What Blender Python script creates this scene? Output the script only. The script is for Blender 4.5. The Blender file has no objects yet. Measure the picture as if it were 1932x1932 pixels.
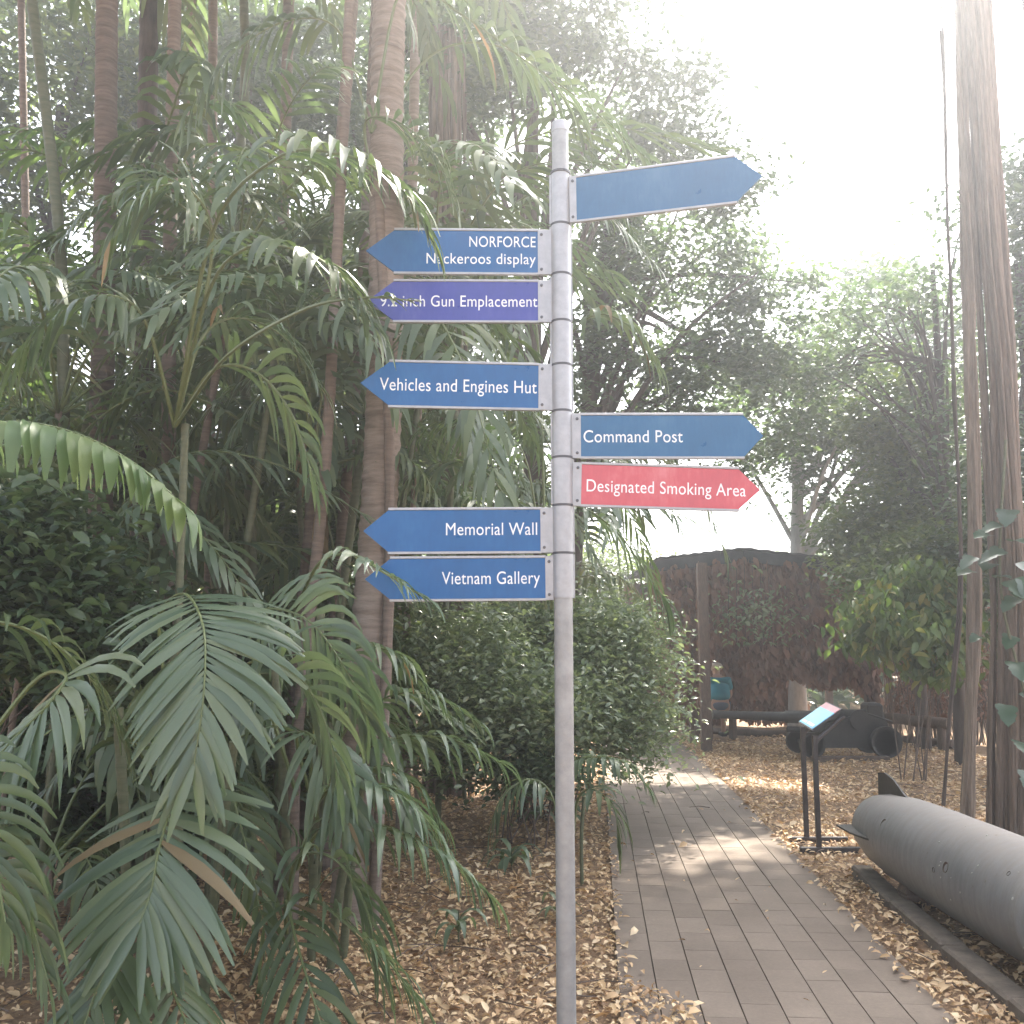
import bpy, math, random
import numpy as np
from mathutils import Vector, Matrix, Quaternion

S = bpy.context.scene
COL = S.collection
R = math.radians
random.seed(7)
rng = np.random.default_rng(11)

# ------------------------------------------------------------------ camera
CAM_H, PITCH, FPX = 1.5, math.atan(259 / 1855), 1855.0
cam = bpy.data.cameras.new('camera')
cam.sensor_width = 36.0
cam.lens = 36.0 * FPX / 1932
cam.clip_start = 0.05
cam.clip_end = 900
camo = bpy.data.objects.new('camera', cam)
camo.location = (0, 0, CAM_H)
camo.rotation_euler = (math.pi / 2 + PITCH, 0, 0)
COL.objects.link(camo)
S.camera = camo

# ------------------------------------------------------------------ sky, sun, exposure
SUN_EL, SUN_AZ = R(52), R(24)          # azimuth clockwise from +Y (the way the camera looks)
world = bpy.data.worlds.new('World')
S.world = world
world.use_nodes = True
wn = world.node_tree
wn.nodes.clear()
sky = wn.nodes.new('ShaderNodeTexSky')
sky.sky_type = 'NISHITA'
sky.sun_disc = False
sky.sun_elevation = SUN_EL
sky.sun_rotation = SUN_AZ
sky.air_density = 1.0
sky.dust_density = 4.0
bg = wn.nodes.new('ShaderNodeBackground')
bg.inputs[1].default_value = 0.15
wo = wn.nodes.new('ShaderNodeOutputWorld')
hs = wn.nodes.new('ShaderNodeHueSaturation'); hs.inputs['Saturation'].default_value = .48
wn.links.new(sky.outputs[0], hs.inputs['Color'])
wn.links.new(hs.outputs[0], bg.inputs[0])
wn.links.new(bg.outputs[0], wo.inputs[0])
sun = bpy.data.lights.new('sun', 'SUN')
sun.energy = 5.0
sun.angle = R(0.6)
sun.color = (1.0, 0.93, 0.82)
suno = bpy.data.objects.new('sun', sun)
sd = Vector((math.sin(SUN_AZ) * math.cos(SUN_EL), math.cos(SUN_AZ) * math.cos(SUN_EL), math.sin(SUN_EL)))
suno.rotation_euler = sd.to_track_quat('Z', 'Y').to_euler()
suno.location = (0, 0, 30)
COL.objects.link(suno)
S.view_settings.view_transform = 'Standard'
S.view_settings.look = 'None'
S.view_settings.gamma = 1
S.view_settings.use_curve_mapping = False
S.view_settings.exposure = 2.3
S.cycles.use_denoising = True
S.cycles.max_bounces = 8
S.cycles.diffuse_bounces = 4
S.cycles.glossy_bounces = 2
S.cycles.transmission_bounces = 4
S.cycles.transparent_max_bounces = 4
S.cycles.volume_bounces = 0
S.cycles.sample_clamp_indirect = 4
S.cycles.use_adaptive_sampling = True
S.cycles.adaptive_threshold = 0.02

# ------------------------------------------------------------------ placing
def ray(px, py):
    x, y = (px - 966) / FPX, -(py - 966) / FPX
    c, s = math.cos(PITCH), math.sin(PITCH)
    return Vector((x, c - y * s, s + y * c))
def W(px, py, d):                      # the point at forward distance d seen at a photo position
    r = ray(px, py)
    return Vector((r.x * d / r.y, d, CAM_H + r.z * d / r.y))
def G(px, py):                         # the ground point seen there
    r = ray(px, py)
    k = -CAM_H / r.z
    return Vector((r.x * k, r.y * k, 0))

# ------------------------------------------------------------------ mesh helpers
class MB:
    def __init__(s): s.v, s.f = [], []
    def add(s, v, f):
        o = len(s.v); s.v += [tuple(p) for p in v]; s.f += [tuple(i + o for i in q) for q in f]
    def box(s, c, d, rot=None, bev=0.0):
        c = Vector(c); x, y, z = d[0] / 2, d[1] / 2, d[2] / 2
        b = min(bev, x * .45, y * .45, z * .45)
        if b <= 0:
            v = [Vector((i * x, j * y, k * z)) for k in (-1, 1) for j in (-1, 1) for i in (-1, 1)]
            f = [(0, 2, 3, 1), (4, 5, 7, 6), (0, 1, 5, 4), (2, 6, 7, 3), (0, 4, 6, 2), (1, 3, 7, 5)]
        else:
            v = []; prof = [(-z, b), (-z + b, 0), (z - b, 0), (z, b)]
            for zz, ins in prof:
                X, Y = x - ins, y - ins
                cc = b * .5
                v += [Vector(p) for p in ((X - cc, -Y, zz), (X, -Y + cc, zz), (X, Y - cc, zz), (X - cc, Y, zz), (-X + cc, Y, zz), (-X, Y - cc, zz), (-X, -Y + cc, zz), (-X + cc, -Y, zz))]
            f = [tuple(reversed(range(8))), tuple(range(24, 32))]
            for k in range(3):
                for i in range(8):
                    j = (i + 1) % 8
                    f.append((k * 8 + i, k * 8 + j, k * 8 + 8 + j, k * 8 + 8 + i))
        if rot is not None: v = [rot @ p for p in v]
        s.add([p + c for p in v], f)
    def tube(s, pts, rad, n=8, cap=True, jit=0.0):
        pts = [Vector(p) for p in pts]
        if not hasattr(rad, '__len__'): rad = [rad] * len(pts)
        v, f = [], []
        ref = None
        for i, p in enumerate(pts):
            t = (pts[min(i + 1, len(pts) - 1)] - pts[max(i - 1, 0)])
            t = t.normalized() if t.length > 1e-9 else Vector((0, 0, 1))
            if ref is None:
                ref = Vector((1, 0, 0)) if abs(t.x) < .8 else Vector((0, 1, 0))
            a = (ref - t * ref.dot(t)).normalized(); b = t.cross(a); ref = a
            for k in range(n):
                w = 2 * math.pi * k / n
                r = rad[i] * (1 + (random.uniform(-jit, jit) if jit else 0))
                v.append(p + a * math.cos(w) * r + b * math.sin(w) * r)
        for i in range(len(pts) - 1):
            for k in range(n):
                m = (k + 1) % n
                f.append((i * n + k, i * n + m, i * n + n + m, i * n + n + k))
        if cap:
            f.append(tuple(reversed(range(n)))); f.append(tuple(range((len(pts) - 1) * n, len(pts) * n)))
        s.add(v, f)
    def lathe(s, prof, axis, origin, n=24):     # prof: (along, radius)
        axis = Vector(axis).normalized(); origin = Vector(origin)
        a = axis.orthogonal().normalized(); b = axis.cross(a)
        v, f = [], []
        for h, r in prof:
            for k in range(n):
                w = 2 * math.pi * k / n
                v.append(origin + axis * h + a * math.cos(w) * r + b * math.sin(w) * r)
        for i in range(len(prof) - 1):
            for k in range(n):
                m = (k + 1) % n
                f.append((i * n + k, i * n + m, i * n + n + m, i * n + n + k))
        if prof[0][1] > 1e-4: f.append(tuple(reversed(range(n))))
        if prof[-1][1] > 1e-4: f.append(tuple(range((len(prof) - 1) * n, len(prof) * n)))
        s.add(v, f)
    def mesh(s, name, mat=None, smooth=False):
        m = bpy.data.meshes.new(name); m.from_pydata(s.v, [], s.f); m.update()
        if mat: m.materials.append(mat)
        if smooth:
            m.shade_smooth(); m.set_sharp_from_angle(angle=R(40))
        return m
    def build(s, name, mat=None, parent=None, smooth=False, loc=None):
        return link(name, s.mesh(name, mat, smooth), parent, loc)

def link(name, data, parent=None, loc=None):
    o = bpy.data.objects.new(name, data); COL.objects.link(o)
    if parent: o.parent = parent
    if loc is not None: o.location = loc
    return o
def tag(o, label=None, cat=None, group=None, kind=None):
    if label: o['label'] = label
    if cat: o['category'] = cat
    if group: o['group'] = group
    if kind: o['kind'] = kind
    return o
def thing(name, label, cat, loc=(0, 0, 0), group=None, rz=0):
    o = bpy.data.objects.new(name, None); COL.objects.link(o)
    o.location = loc; o.rotation_euler = (0, 0, rz); o.empty_display_size = .2
    return tag(o, label, cat, group)
def big_mesh(name, v, f, mat, smooth=False):     # numpy verts (N,3), faces (M,k)
    m = bpy.data.meshes.new(name)
    m.vertices.add(len(v)); m.vertices.foreach_set('co', np.ascontiguousarray(v, dtype=np.float32).ravel())
    k = f.shape[1]
    m.loops.add(f.size); m.loops.foreach_set('vertex_index', np.ascontiguousarray(f, dtype=np.int32).ravel())
    m.polygons.add(len(f)); m.polygons.foreach_set('loop_start', np.arange(0, f.size, k, dtype=np.int32))
    m.polygons.foreach_set('loop_total', np.full(len(f), k, dtype=np.int32))
    m.update(calc_edges=True)
    m.materials.append(mat)
    if smooth: m.shade_smooth()
    return m
def unit(a): return a / np.maximum(np.linalg.norm(a, axis=1, keepdims=True), 1e-9)
def leaf_field(c, d, up, L, Wd, fold=.25, curl=.12):
    """one folded pointed leaf (8 triangles) at each c, pointing along d"""
    d = unit(d); s = unit(np.cross(d, up)); n = np.cross(s, d)
    L = L[:, None]; Wd = Wd[:, None]
    P = lambda q, w, h: c + d * L * q + s * Wd * w + n * (Wd * abs(w) * fold * 2 + L * curl * h)
    v = np.stack([c, P(.30, .46, .30), P(.30, 0, .30), P(.30, -.46, .30), P(.66, .40, .34), P(.66, 0, .34), P(.66, -.40, .34), P(1, 0, -.3)], axis=1).reshape(-1, 3)
    N = len(c); o = (np.arange(N) * 8)[:, None, None]
    f = (np.array([[0, 2, 1], [0, 3, 2], [1, 2, 5], [1, 5, 4], [2, 3, 6], [2, 6, 5], [4, 5, 7], [5, 6, 7]])[None] + o).reshape(-1, 3)
    return v, f
def leaf_flat(c, d, up, L, Wd, fold=.2):         # two triangles
    d = unit(d); s = unit(np.cross(d, up)); n = np.cross(s, d)
    L = L[:, None]; Wd = Wd[:, None]
    v = np.stack([c, c + d * L * .42 + s * Wd * .5 + n * Wd * fold, c + d * L, c + d * L * .42 - s * Wd * .5 + n * Wd * fold], axis=1).reshape(-1, 3)
    N = len(c); o = (np.arange(N) * 4)[:, None, None]
    f = (np.array([[0, 2, 1], [0, 3, 2]])[None] + o).reshape(-1, 3)
    return v, f

# ------------------------------------------------------------------ materials
def new_mat(name):
    m = bpy.data.materials.new(name); m.use_nodes = True
    nt = m.node_tree; b = nt.nodes['Principled BSDF']
    return m, nt, b
def ramp(nt, fac, cols):
    r = nt.nodes.new('ShaderNodeValToRGB'); nt.links.new(fac, r.inputs[0])
    e = r.color_ramp.elements
    while len(e) < len(cols): e.new(.5)
    for i, (p, c) in enumerate(cols):
        e[i].position = p; e[i].color = (*c, 1)
    return r.outputs[0]
def noise(nt, scale, detail=4, rough=.6, obj=True, stretch=None):
    tc = nt.nodes.new('ShaderNodeTexCoord'); n = nt.nodes.new('ShaderNodeTexNoise')
    n.inputs['Scale'].default_value = scale; n.inputs['Detail'].default_value = detail; n.inputs['Roughness'].default_value = rough
    src = tc.outputs['Object']
    if stretch:
        mp = nt.nodes.new('ShaderNodeMapping'); mp.inputs['Scale'].default_value = stretch
        nt.links.new(src, mp.inputs[0]); src = mp.outputs[0]
    nt.links.new(src, n.inputs['Vector'])
    return n.outputs['Fac']
def math_n(nt, op, a, b):
    n = nt.nodes.new('ShaderNodeMath'); n.operation = op
    for i, x in enumerate((a, b)):
        if isinstance(x, (int, float)): n.inputs[i].default_value = x
        else: nt.links.new(x, n.inputs[i])
    return n.outputs[0]
def bump(nt, b, h, strength=.4, dist=.01):
    n = nt.nodes.new('ShaderNodeBump'); n.inputs['Strength'].default_value = strength; n.inputs['Distance'].default_value = dist
    nt.links.new(h, n.inputs['Height']); nt.links.new(n.outputs[0], b.inputs['Normal'])
def surf(name, c1, c2, scale=8, rough=.7, metal=0, bmp=.3, bd=.01, stretch=None, objvar=0.0, mid=None, detail=5):
    m, nt, b = new_mat(name)
    f = noise(nt, scale, detail, .65, stretch=stretch)
    if objvar:
        oi = nt.nodes.new('ShaderNodeObjectInfo')
        f = math_n(nt, 'ADD', math_n(nt, 'MULTIPLY', f, 1 - objvar), math_n(nt, 'MULTIPLY', oi.outputs['Random'], objvar))
    cols = [(.3, c1), (.7, c2)] if mid is None else [(.28, c1), (.5, mid), (.72, c2)]
    nt.links.new(ramp(nt, f, cols), b.inputs['Base Color'])
    b.inputs['Roughness'].default_value = rough; b.inputs['Metallic'].default_value = metal
    if bmp: bump(nt, b, noise(nt, scale * 3, 6, .7, stretch=stretch), bmp, bd)
    return m
def leaf_mat(name, cols, rough=.38, transl=.35, tcol=None, spec=.5):
    m, nt, b = new_mat(name)
    g = nt.nodes.new('ShaderNodeNewGeometry'); oi = nt.nodes.new('ShaderNodeObjectInfo')
    f = math_n(nt, 'FRACT', math_n(nt, 'ADD', g.outputs['Random Per Island'], oi.outputs['Random']), 0)
    k = noise(nt, 1.7, 2, .5)
    f = math_n(nt, 'ADD', math_n(nt, 'MULTIPLY', f, .6), math_n(nt, 'MULTIPLY', k, .4))
    c = ramp(nt, f, [(i / (len(cols) - 1) * .8 + .1, x) for i, x in enumerate(cols)])
    nt.links.new(c, b.inputs['Base Color'])
    b.inputs['Roughness'].default_value = rough
    b.inputs['Specular IOR Level'].default_value = spec
    t = nt.nodes.new('ShaderNodeBsdfTranslucent')
    mx = nt.nodes.new('ShaderNodeMix'); mx.data_type = 'RGBA'; mx.blend_type = 'MULTIPLY'; mx.inputs[0].default_value = 1
    nt.links.new(c, mx.inputs[6]); mx.inputs[7].default_value = (*(tcol or (1.45, 1.6, .85)), 1)
    nt.links.new(mx.outputs[2], t.inputs[0])
    ms = nt.nodes.new('ShaderNodeMixShader'); ms.inputs[0].default_value = transl
    nt.links.new(b.outputs[0], ms.inputs[1]); nt.links.new(t.outputs[0], ms.inputs[2])
    nt.links.new(ms.outputs[0], nt.nodes['Material Output'].inputs['Surface'])
    return m
def plain(name, c, rough=.5, metal=0, emit=0):
    m, nt, b = new_mat(name)
    f = noise(nt, 14, 4, .6)
    nt.links.new(ramp(nt, f, [(.3, tuple(x * .9 for x in c)), (.7, tuple(min(1, x * 1.08) for x in c))]), b.inputs['Base Color'])
    b.inputs['Roughness'].default_value = rough; b.inputs['Metallic'].default_value = metal
    return m

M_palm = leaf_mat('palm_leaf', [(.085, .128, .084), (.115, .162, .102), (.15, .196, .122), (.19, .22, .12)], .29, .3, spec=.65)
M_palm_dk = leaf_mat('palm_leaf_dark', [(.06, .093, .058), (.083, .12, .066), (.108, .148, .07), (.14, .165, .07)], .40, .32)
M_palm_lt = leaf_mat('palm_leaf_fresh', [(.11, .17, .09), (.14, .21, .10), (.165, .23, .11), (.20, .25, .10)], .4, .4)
M_tree = leaf_mat('tree_leaf', [(.048, .080, .052), (.072, .11, .066), (.10, .142, .078), (.14, .175, .088)], .35, .35)
M_tree2 = leaf_mat('tree_leaf_olive', [(.06, .085, .04), (.09, .12, .05), (.12, .155, .06), (.18, .185, .075)], .4, .4)
M_bush = leaf_mat('bush_leaf', [(.15, .185, .125), (.21, .255, .17), (.28, .32, .22), (.38, .40, .29)], .27, .35)
M_lime = leaf_mat('lime_leaf', [(.06, .10, .03), (.09, .14, .04), (.12, .17, .045), (.26, .20, .05)], .45, .4)
M_vine = leaf_mat('vine_leaf', [(.03, .06, .035), (.045, .085, .05), (.065, .11, .065)], .34, .3)
M_brown = leaf_mat('dry_leaf', [(.11, .055, .04), (.18, .095, .065), (.26, .15, .105), (.18, .13, .09)], .7, .2, (1.5, 1.2, .9))
M_dead = leaf_mat('dead_frond', [(.12, .085, .045), (.19, .145, .08), (.27, .21, .12)], .7, .3, (1.6, 1.2, .8))
M_litter = leaf_mat('litter_leaf', [(.17, .095, .05), (.40, .25, .13), (.58, .40, .22), (.68, .51, .31), (.78, .65, .45)], .62, .12, (1.3, 1.1, .8))
M_ground = surf('leaf_mould', (.13, .078, .042), (.46, .30, .17), 30, .95, 0, .8, .03, mid=(.26, .165, .095), detail=8)
M_pathbase = surf('joint_sand', (.05, .042, .034), (.085, .072, .058), 40, .95)
def paver_material():
    m, nt, b = new_mat('paver_clay')
    g = nt.nodes.new('ShaderNodeNewGeometry'); oi = nt.nodes.new('ShaderNodeObjectInfo')
    def pn(sc, det):
        n = nt.nodes.new('ShaderNodeTexNoise'); n.inputs['Scale'].default_value = sc; n.inputs['Detail'].default_value = det; n.inputs['Roughness'].default_value = .65
        nt.links.new(g.outputs['Position'], n.inputs['Vector']); return n.outputs['Fac']
    f = math_n(nt, 'ADD', math_n(nt, 'MULTIPLY', pn(1.6, 5), .5), math_n(nt, 'MULTIPLY', oi.outputs['Random'], .14))
    f = math_n(nt, 'ADD', f, math_n(nt, 'MULTIPLY', pn(60, 4), .28))
    nt.links.new(ramp(nt, f, [(.3, (.128, .098, .075)), (.5, (.182, .143, .111)), (.72, (.255, .205, .16))]), b.inputs['Base Color'])
    b.inputs['Roughness'].default_value = .9; bump(nt, b, pn(150, 5), .35, .003)
    return m
M_paver = paver_material()
M_pole = surf('galvanised_steel', (.27, .27, .27), (.37, .37, .37), 22, .45, .4, .08, .001)
M_alu = surf('aluminium', (.34, .34, .355), (.43, .43, .445), 30, .42, .45, .05, .001)
M_band = plain('dark_joint', (.09, .09, .10), .5, .3)
def worn(name, c, fade):
    m, nt, b = new_mat(name)
    f = noise(nt, 5, 6, .62); g = noise(nt, 90, 3, .6, stretch=(1, 1, .25))
    k = math_n(nt, 'ADD', math_n(nt, 'MULTIPLY', f, .75), math_n(nt, 'MULTIPLY', g, .25))
    nt.links.new(ramp(nt, k, [(.32, tuple(x * .82 for x in c)), (.52, c), (.72, fade)]), b.inputs['Base Color'])
    nt.links.new(ramp(nt, f, [(.3, (.22,) * 3), (.7, (.48,) * 3)]), b.inputs['Roughness'])
    return m
M_blue = worn('sign_blue', (.008, .10, .29), (.02, .13, .33))
M_blue_glare = worn('sign_blue_glare', (.025, .12, .26), (.05, .16, .30))  # paler, greyer blue: glare on two right-hand signs put into the colour
M_blue2 = worn('sign_violet_blue', (.045, .06, .32), (.08, .10, .36))
M_red = worn('sign_red', (.54, .10, .125), (.62, .20, .22))
M_white = plain('sign_white', (.80, .82, .84), .4)
M_screw = plain('screw_steel', (.12, .12, .13), .4, .7)
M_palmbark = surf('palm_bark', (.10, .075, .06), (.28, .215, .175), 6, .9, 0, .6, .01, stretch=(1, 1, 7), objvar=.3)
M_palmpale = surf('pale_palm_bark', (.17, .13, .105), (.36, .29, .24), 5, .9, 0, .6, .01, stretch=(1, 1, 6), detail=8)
M_bark = surf('fig_bark', (.10, .075, .058), (.25, .19, .15), 7, .9, 0, .7, .015, stretch=(4, 4, .5), objvar=.2)
M_barkp = surf('pale_bark', (.26, .24, .22), (.45, .42, .39), 5, .85, 0, .4, .01, stretch=(2, 2, .6))
M_barkw = surf('warm_pale_bark', (.15, .115, .09), (.31, .25, .20), 7, .9, 0, .7, .015, stretch=(4, 4, .5), detail=8)
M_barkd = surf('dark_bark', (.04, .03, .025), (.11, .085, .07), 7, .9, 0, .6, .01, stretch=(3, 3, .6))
M_stem = surf('green_cane', (.07, .085, .04), (.14, .14, .08), 8, .6, 0, .2, .004, stretch=(1, 1, 5))
M_rachis = plain('frond_midrib', (.13, .16, .06), .45)
def torpedo_material():
    m, nt, b = new_mat('weathered_torpedo_paint')
    g = nt.nodes.new('ShaderNodeNewGeometry'); sx = nt.nodes.new('ShaderNodeSeparateXYZ'); nt.links.new(g.outputs['Normal'], sx.inputs[0])
    a = noise(nt, 2.2, 8, .65); f2 = noise(nt, 26, 6, .7); st = noise(nt, 9, 4, .6, stretch=(1, 3, .35))
    base = ramp(nt, math_n(nt, 'ADD', math_n(nt, 'MULTIPLY', a, .6), math_n(nt, 'MULTIPLY', st, .4)), [(.32, (.125, .125, .125)), (.5, (.185, .187, .19)), (.68, (.26, .262, .262))])
    dirt = math_n(nt, 'ADD', math_n(nt, 'MULTIPLY', sx.outputs['Z'], .35), math_n(nt, 'ADD', math_n(nt, 'MULTIPLY', a, .5), math_n(nt, 'MULTIPLY', f2, .5)))
    mk = ramp(nt, dirt, [(.55, (0, 0, 0)), (.95, (.75, .75, .75))])
    mx = nt.nodes.new('ShaderNodeMix'); mx.data_type = 'RGBA'; nt.links.new(mk, mx.inputs[0]); nt.links.new(base, mx.inputs[6]); mx.inputs[7].default_value = (.235, .195, .165, 1)
    rk = ramp(nt, f2, [(.66, (0, 0, 0)), (.72, (.8, .8, .8))]); m2 = nt.nodes.new('ShaderNodeMix'); m2.data_type = 'RGBA'
    nt.links.new(rk, m2.inputs[0]); nt.links.new(mx.outputs[2], m2.inputs[6]); m2.inputs[7].default_value = (.09, .05, .035, 1)
    nt.links.new(m2.outputs[2], b.inputs['Base Color'])
    nt.links.new(ramp(nt, dirt, [(.4, (.36,) * 3), (.8, (.7,) * 3)]), b.inputs['Roughness'])
    b.inputs['Metallic'].default_value = .2; bump(nt, b, f2, .25, .004)
    return m
M_steelgrey = torpedo_material()
M_rust = surf('rust_pit', (.03, .02, .016), (.10, .05, .03), 30, .8)
M_dust = surf('old_paint_fleck', (.35, .33, .30), (.5, .48, .44), 30, .8)
M_black = surf('black_powdercoat', (.022, .017, .016), (.045, .035, .032), 20, .5)
M_gun = surf('gun_dark_paint', (.012, .012, .011), (.032, .031, .028), 6, .55)
M_timber = surf('weathered_timber', (.07, .05, .04), (.17, .12, .09), 9, .85, 0, .5, .008, stretch=(6, 6, 1))
M_conc = surf('old_concrete', (.10, .08, .062), (.20, .16, .125), 10, .95, 0, .6, .01)
M_roof = surf('shade_roof', (.035, .04, .045), (.07, .075, .08), 8, .9)
M_cyan = plain('panel_cyan', (.03, .50, .82), .35)
M_skin = plain('skin', (.45, .27, .19), .5)
M_teal = plain('teal_cloth', (.01, .22, .30), .8)
M_short = plain('grey_blue_cloth', (.10, .13, .17), .85)
M_hair = plain('grey_hair', (.60, .55, .50), .7)
M_shoe = plain('dark_shoe', (.03, .03, .03), .6)

# ------------------------------------------------------------------ ground and path
gm = MB()
nx, ny = 90, 90
xs = np.concatenate([-np.geomspace(250, 9, 12), np.linspace(-8, 8, 66), np.geomspace(9, 250, 12)])
ys = np.concatenate([-np.geomspace(120, 4, 8), np.linspace(-3, 20, 90), np.geomspace(21, 500, 14)])
def path_x(y, side):                    # the path's edges: side 0 left, 1 right
    return 1.42 + .085 * (y - 4) - .0016 * max(0, y - 9) ** 2 * 1.0 + (side - 1) * 1.36 + .36
def gz(x, y):
    h = .03 * math.sin(x * 1.3 + 1) * math.sin(y * .9) + .02 * math.sin(x * 3.1 + y * 2.3)
    d = min(abs(x - path_x(y, 0)), abs(x - path_x(y, 1)))
    inside = path_x(y, 0) < x < path_x(y, 1)
    k = 0 if inside else min(1, d / .8)
    return h * k - (.05 if inside else 0)
for y in ys:
    for x in xs: gm.v.append((x, y, gz(x, y) if abs(x) < 9 and -4 < y < 21 else 0))
n = len(xs)
for j in range(len(ys) - 1):
    for i in range(n - 1): gm.f.append((j * n + i, j * n + i + 1, j * n + n + i + 1, j * n + n + i))
tag(gm.build('ground', M_ground, smooth=True), kind='structure')

pb = MB()
ysp = np.linspace(-3, 20, 60)
for y in ysp: pb.v += [(path_x(y, 0), y, -.012), (path_x(y, 1), y, -.012)]
for i in range(len(ysp) - 1): pb.f.append((2 * i, 2 * i + 1, 2 * i + 3, 2 * i + 2))
path = tag(pb.build('path', M_pathbase), kind='structure')
ROWS, PL = 8, .302
PWD = 1.36 / ROWS
pm = MB(); pm.box((0, 0, 0), (PWD - .0055, PL - .001, .04), bev=.0012)
paver_mesh = pm.mesh('paver', M_paver)
far = MB()
for i in range(-14, 58):
    for r in range(ROWS):
        y = 2.9 + (i + (.5 if r % 2 else 0)) * PL
        fr = (r + .5) / ROWS
        x = path_x(y, 0) + 1.36 * fr
        sl = (path_x(y + .1, 0) - path_x(y - .1, 0)) / .2
        if 0 <= i < 36:
            o = link('paver', paver_mesh, path, (x, y, -.008 + random.uniform(-.001, .001)))
            o.rotation_euler = (random.uniform(-.002, .002), random.uniform(-.006, .006), -math.atan(sl) + random.uniform(-.002, .002))
        else:
            far.box((x, y, -.008 + random.uniform(-.002, .002)), (PWD - .0055, PL - .001, .04), rot=Matrix.Rotation(-math.atan(sl), 3, 'Z'))
fp = far.build('paving', M_paver, path); fp['kind'] = 'stuff'

# leaf litter
def litter(n, xr, yr, dens, size, mat, name):
    x = rng.uniform(*xr, n); y = rng.uniform(*yr, n) if yr[0] <= 0 else np.exp(rng.uniform(np.log(yr[0]), np.log(yr[1]), n))
    keep = np.array([rng.random() < dens(a, b) for a, b in zip(x, y)])
    x, y = x[keep], y[keep]; m = len(x)
    z = np.array([max(gz(a, b), .014 if path_x(b, 0) - .02 < a < path_x(b, 1) + .02 else -9) for a, b in zip(x, y)]) + rng.uniform(.004, .03, m)
    a = rng.uniform(0, 2 * np.pi, m)
    d = np.stack([np.cos(a), np.sin(a), rng.uniform(-.35, .45, m)], 1)
    up = np.stack([rng.normal(0, .45, m), rng.normal(0, .45, m), np.ones(m)], 1)
    L = np.clip(rng.lognormal(-.1, .40, m), .35, 1.9) * size * (1 + .04 * y)
    
    v, f = leaf_field(np.stack([x, y, z], 1), d, up, L, L * rng.uniform(.28, .56, m), .22, .5 * rng.random((m, 1)))
    return tag(link(name, big_mesh(name, v, f, mat)), kind='stuff')
def dens(x, y):
    l, r = path_x(y, 0), path_x(y, 1)
    if l < x < r:
        e = min(x - l, r - x)
        # the drift of leaves spilling over the near left corner of the path
        drift = .95 if (x - l) < max(0, (4.85 - y)) * .50 + .05 * math.sin(y * 9) and y < 4.85 else 0
        return max(drift, .8 * math.exp(-e / .03), .006)
    if r <= x < 4.5: return 1
    return 1 if x > -1.6 else .4
litter(120000, (-3.2, 6.5), (2.2, 17), dens, .033, M_litter, 'leaf_litter')
tw = MB()
for k in range(900):
    y = math.exp(random.uniform(math.log(2.5), math.log(14))); x = random.uniform(-3, 6)
    if path_x(y, 0) - .05 < x < path_x(y, 1) + .05 and random.random() < .985: continue
    a = random.uniform(0, 6.28); L = random.uniform(.06, .32); z = gz(x, y) + random.uniform(.02, .045) + (.05 if path_x(y, 0) < x < path_x(y, 1) else 0)
    p = Vector((x, y, z)); q = p + Vector((math.cos(a) * L, math.sin(a) * L, random.uniform(-.01, .03)))
    tw.tube([p, p.lerp(q, .5) + Vector((random.uniform(-.02, .02), random.uniform(-.02, .02), .01)), q], [.004, .003, .002], 4)
tag(tw.build('fallen_twigs', M_timber), kind='stuff')

# ------------------------------------------------------------------ sign post
D = 3.1
px0 = W(1062, 1000, D).x
post = thing('direction_signpost', 'tall galvanised pole with eight arrow shaped signs, standing in litter beside the path', 'signpost', (px0, D, 0))
def zpx(py): return W(1062, py, D).z
ztop = zpx(232)
b = MB(); b.lathe([(-.3, .0295), (zpx(1131), .0295), (zpx(430), .0295), (zpx(430) + .002, .0275), (ztop - .01, .0275)], (0, 0, 1), (0, 0, 0), 32)
b.build('pole', M_pole, post, True)
b = MB(); b.lathe([(ztop - .035, .0290), (ztop - .004, .0290), (ztop, .026), (ztop + .004, .0001)], (0, 0, 1), (0, 0, 0), 32)
b.build('cap', M_alu, post, True)
bands = [328, 426, 520, 608, 690, 777, 864, 954, 1044, 1131]
for i, y in enumerate(bands):
    z = zpx(y)
    b = MB(); b.lathe([(z - .0035, .030), (z - .0035, .0336), (z + .0035, .0336), (z + .0035, .030)], (0, 0, 1), (0, 0, 0), 32)
    if i < 9: b.build('band', M_band, post, True)
    if i and i < len(bands):
        z0, z1 = zpx(bands[i]) + .004, zpx(bands[i - 1]) - .004
        b = MB(); rr = .0326 if i > 1 else .0305
        b.lathe([(z0, .029), (z0, rr), (z1, rr), (z1, .029)], (0, 0, 1), (0, 0, 0), 32)
        # the clamp's spine down each side of the pole
        for sx in (-1, 1): b.box((sx * .0335, .004, (z0 + z1) / 2), (.007, .012, (z1 - z0)), bev=.001)
        b.build('sleeve', M_alu, post, True)

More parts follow.
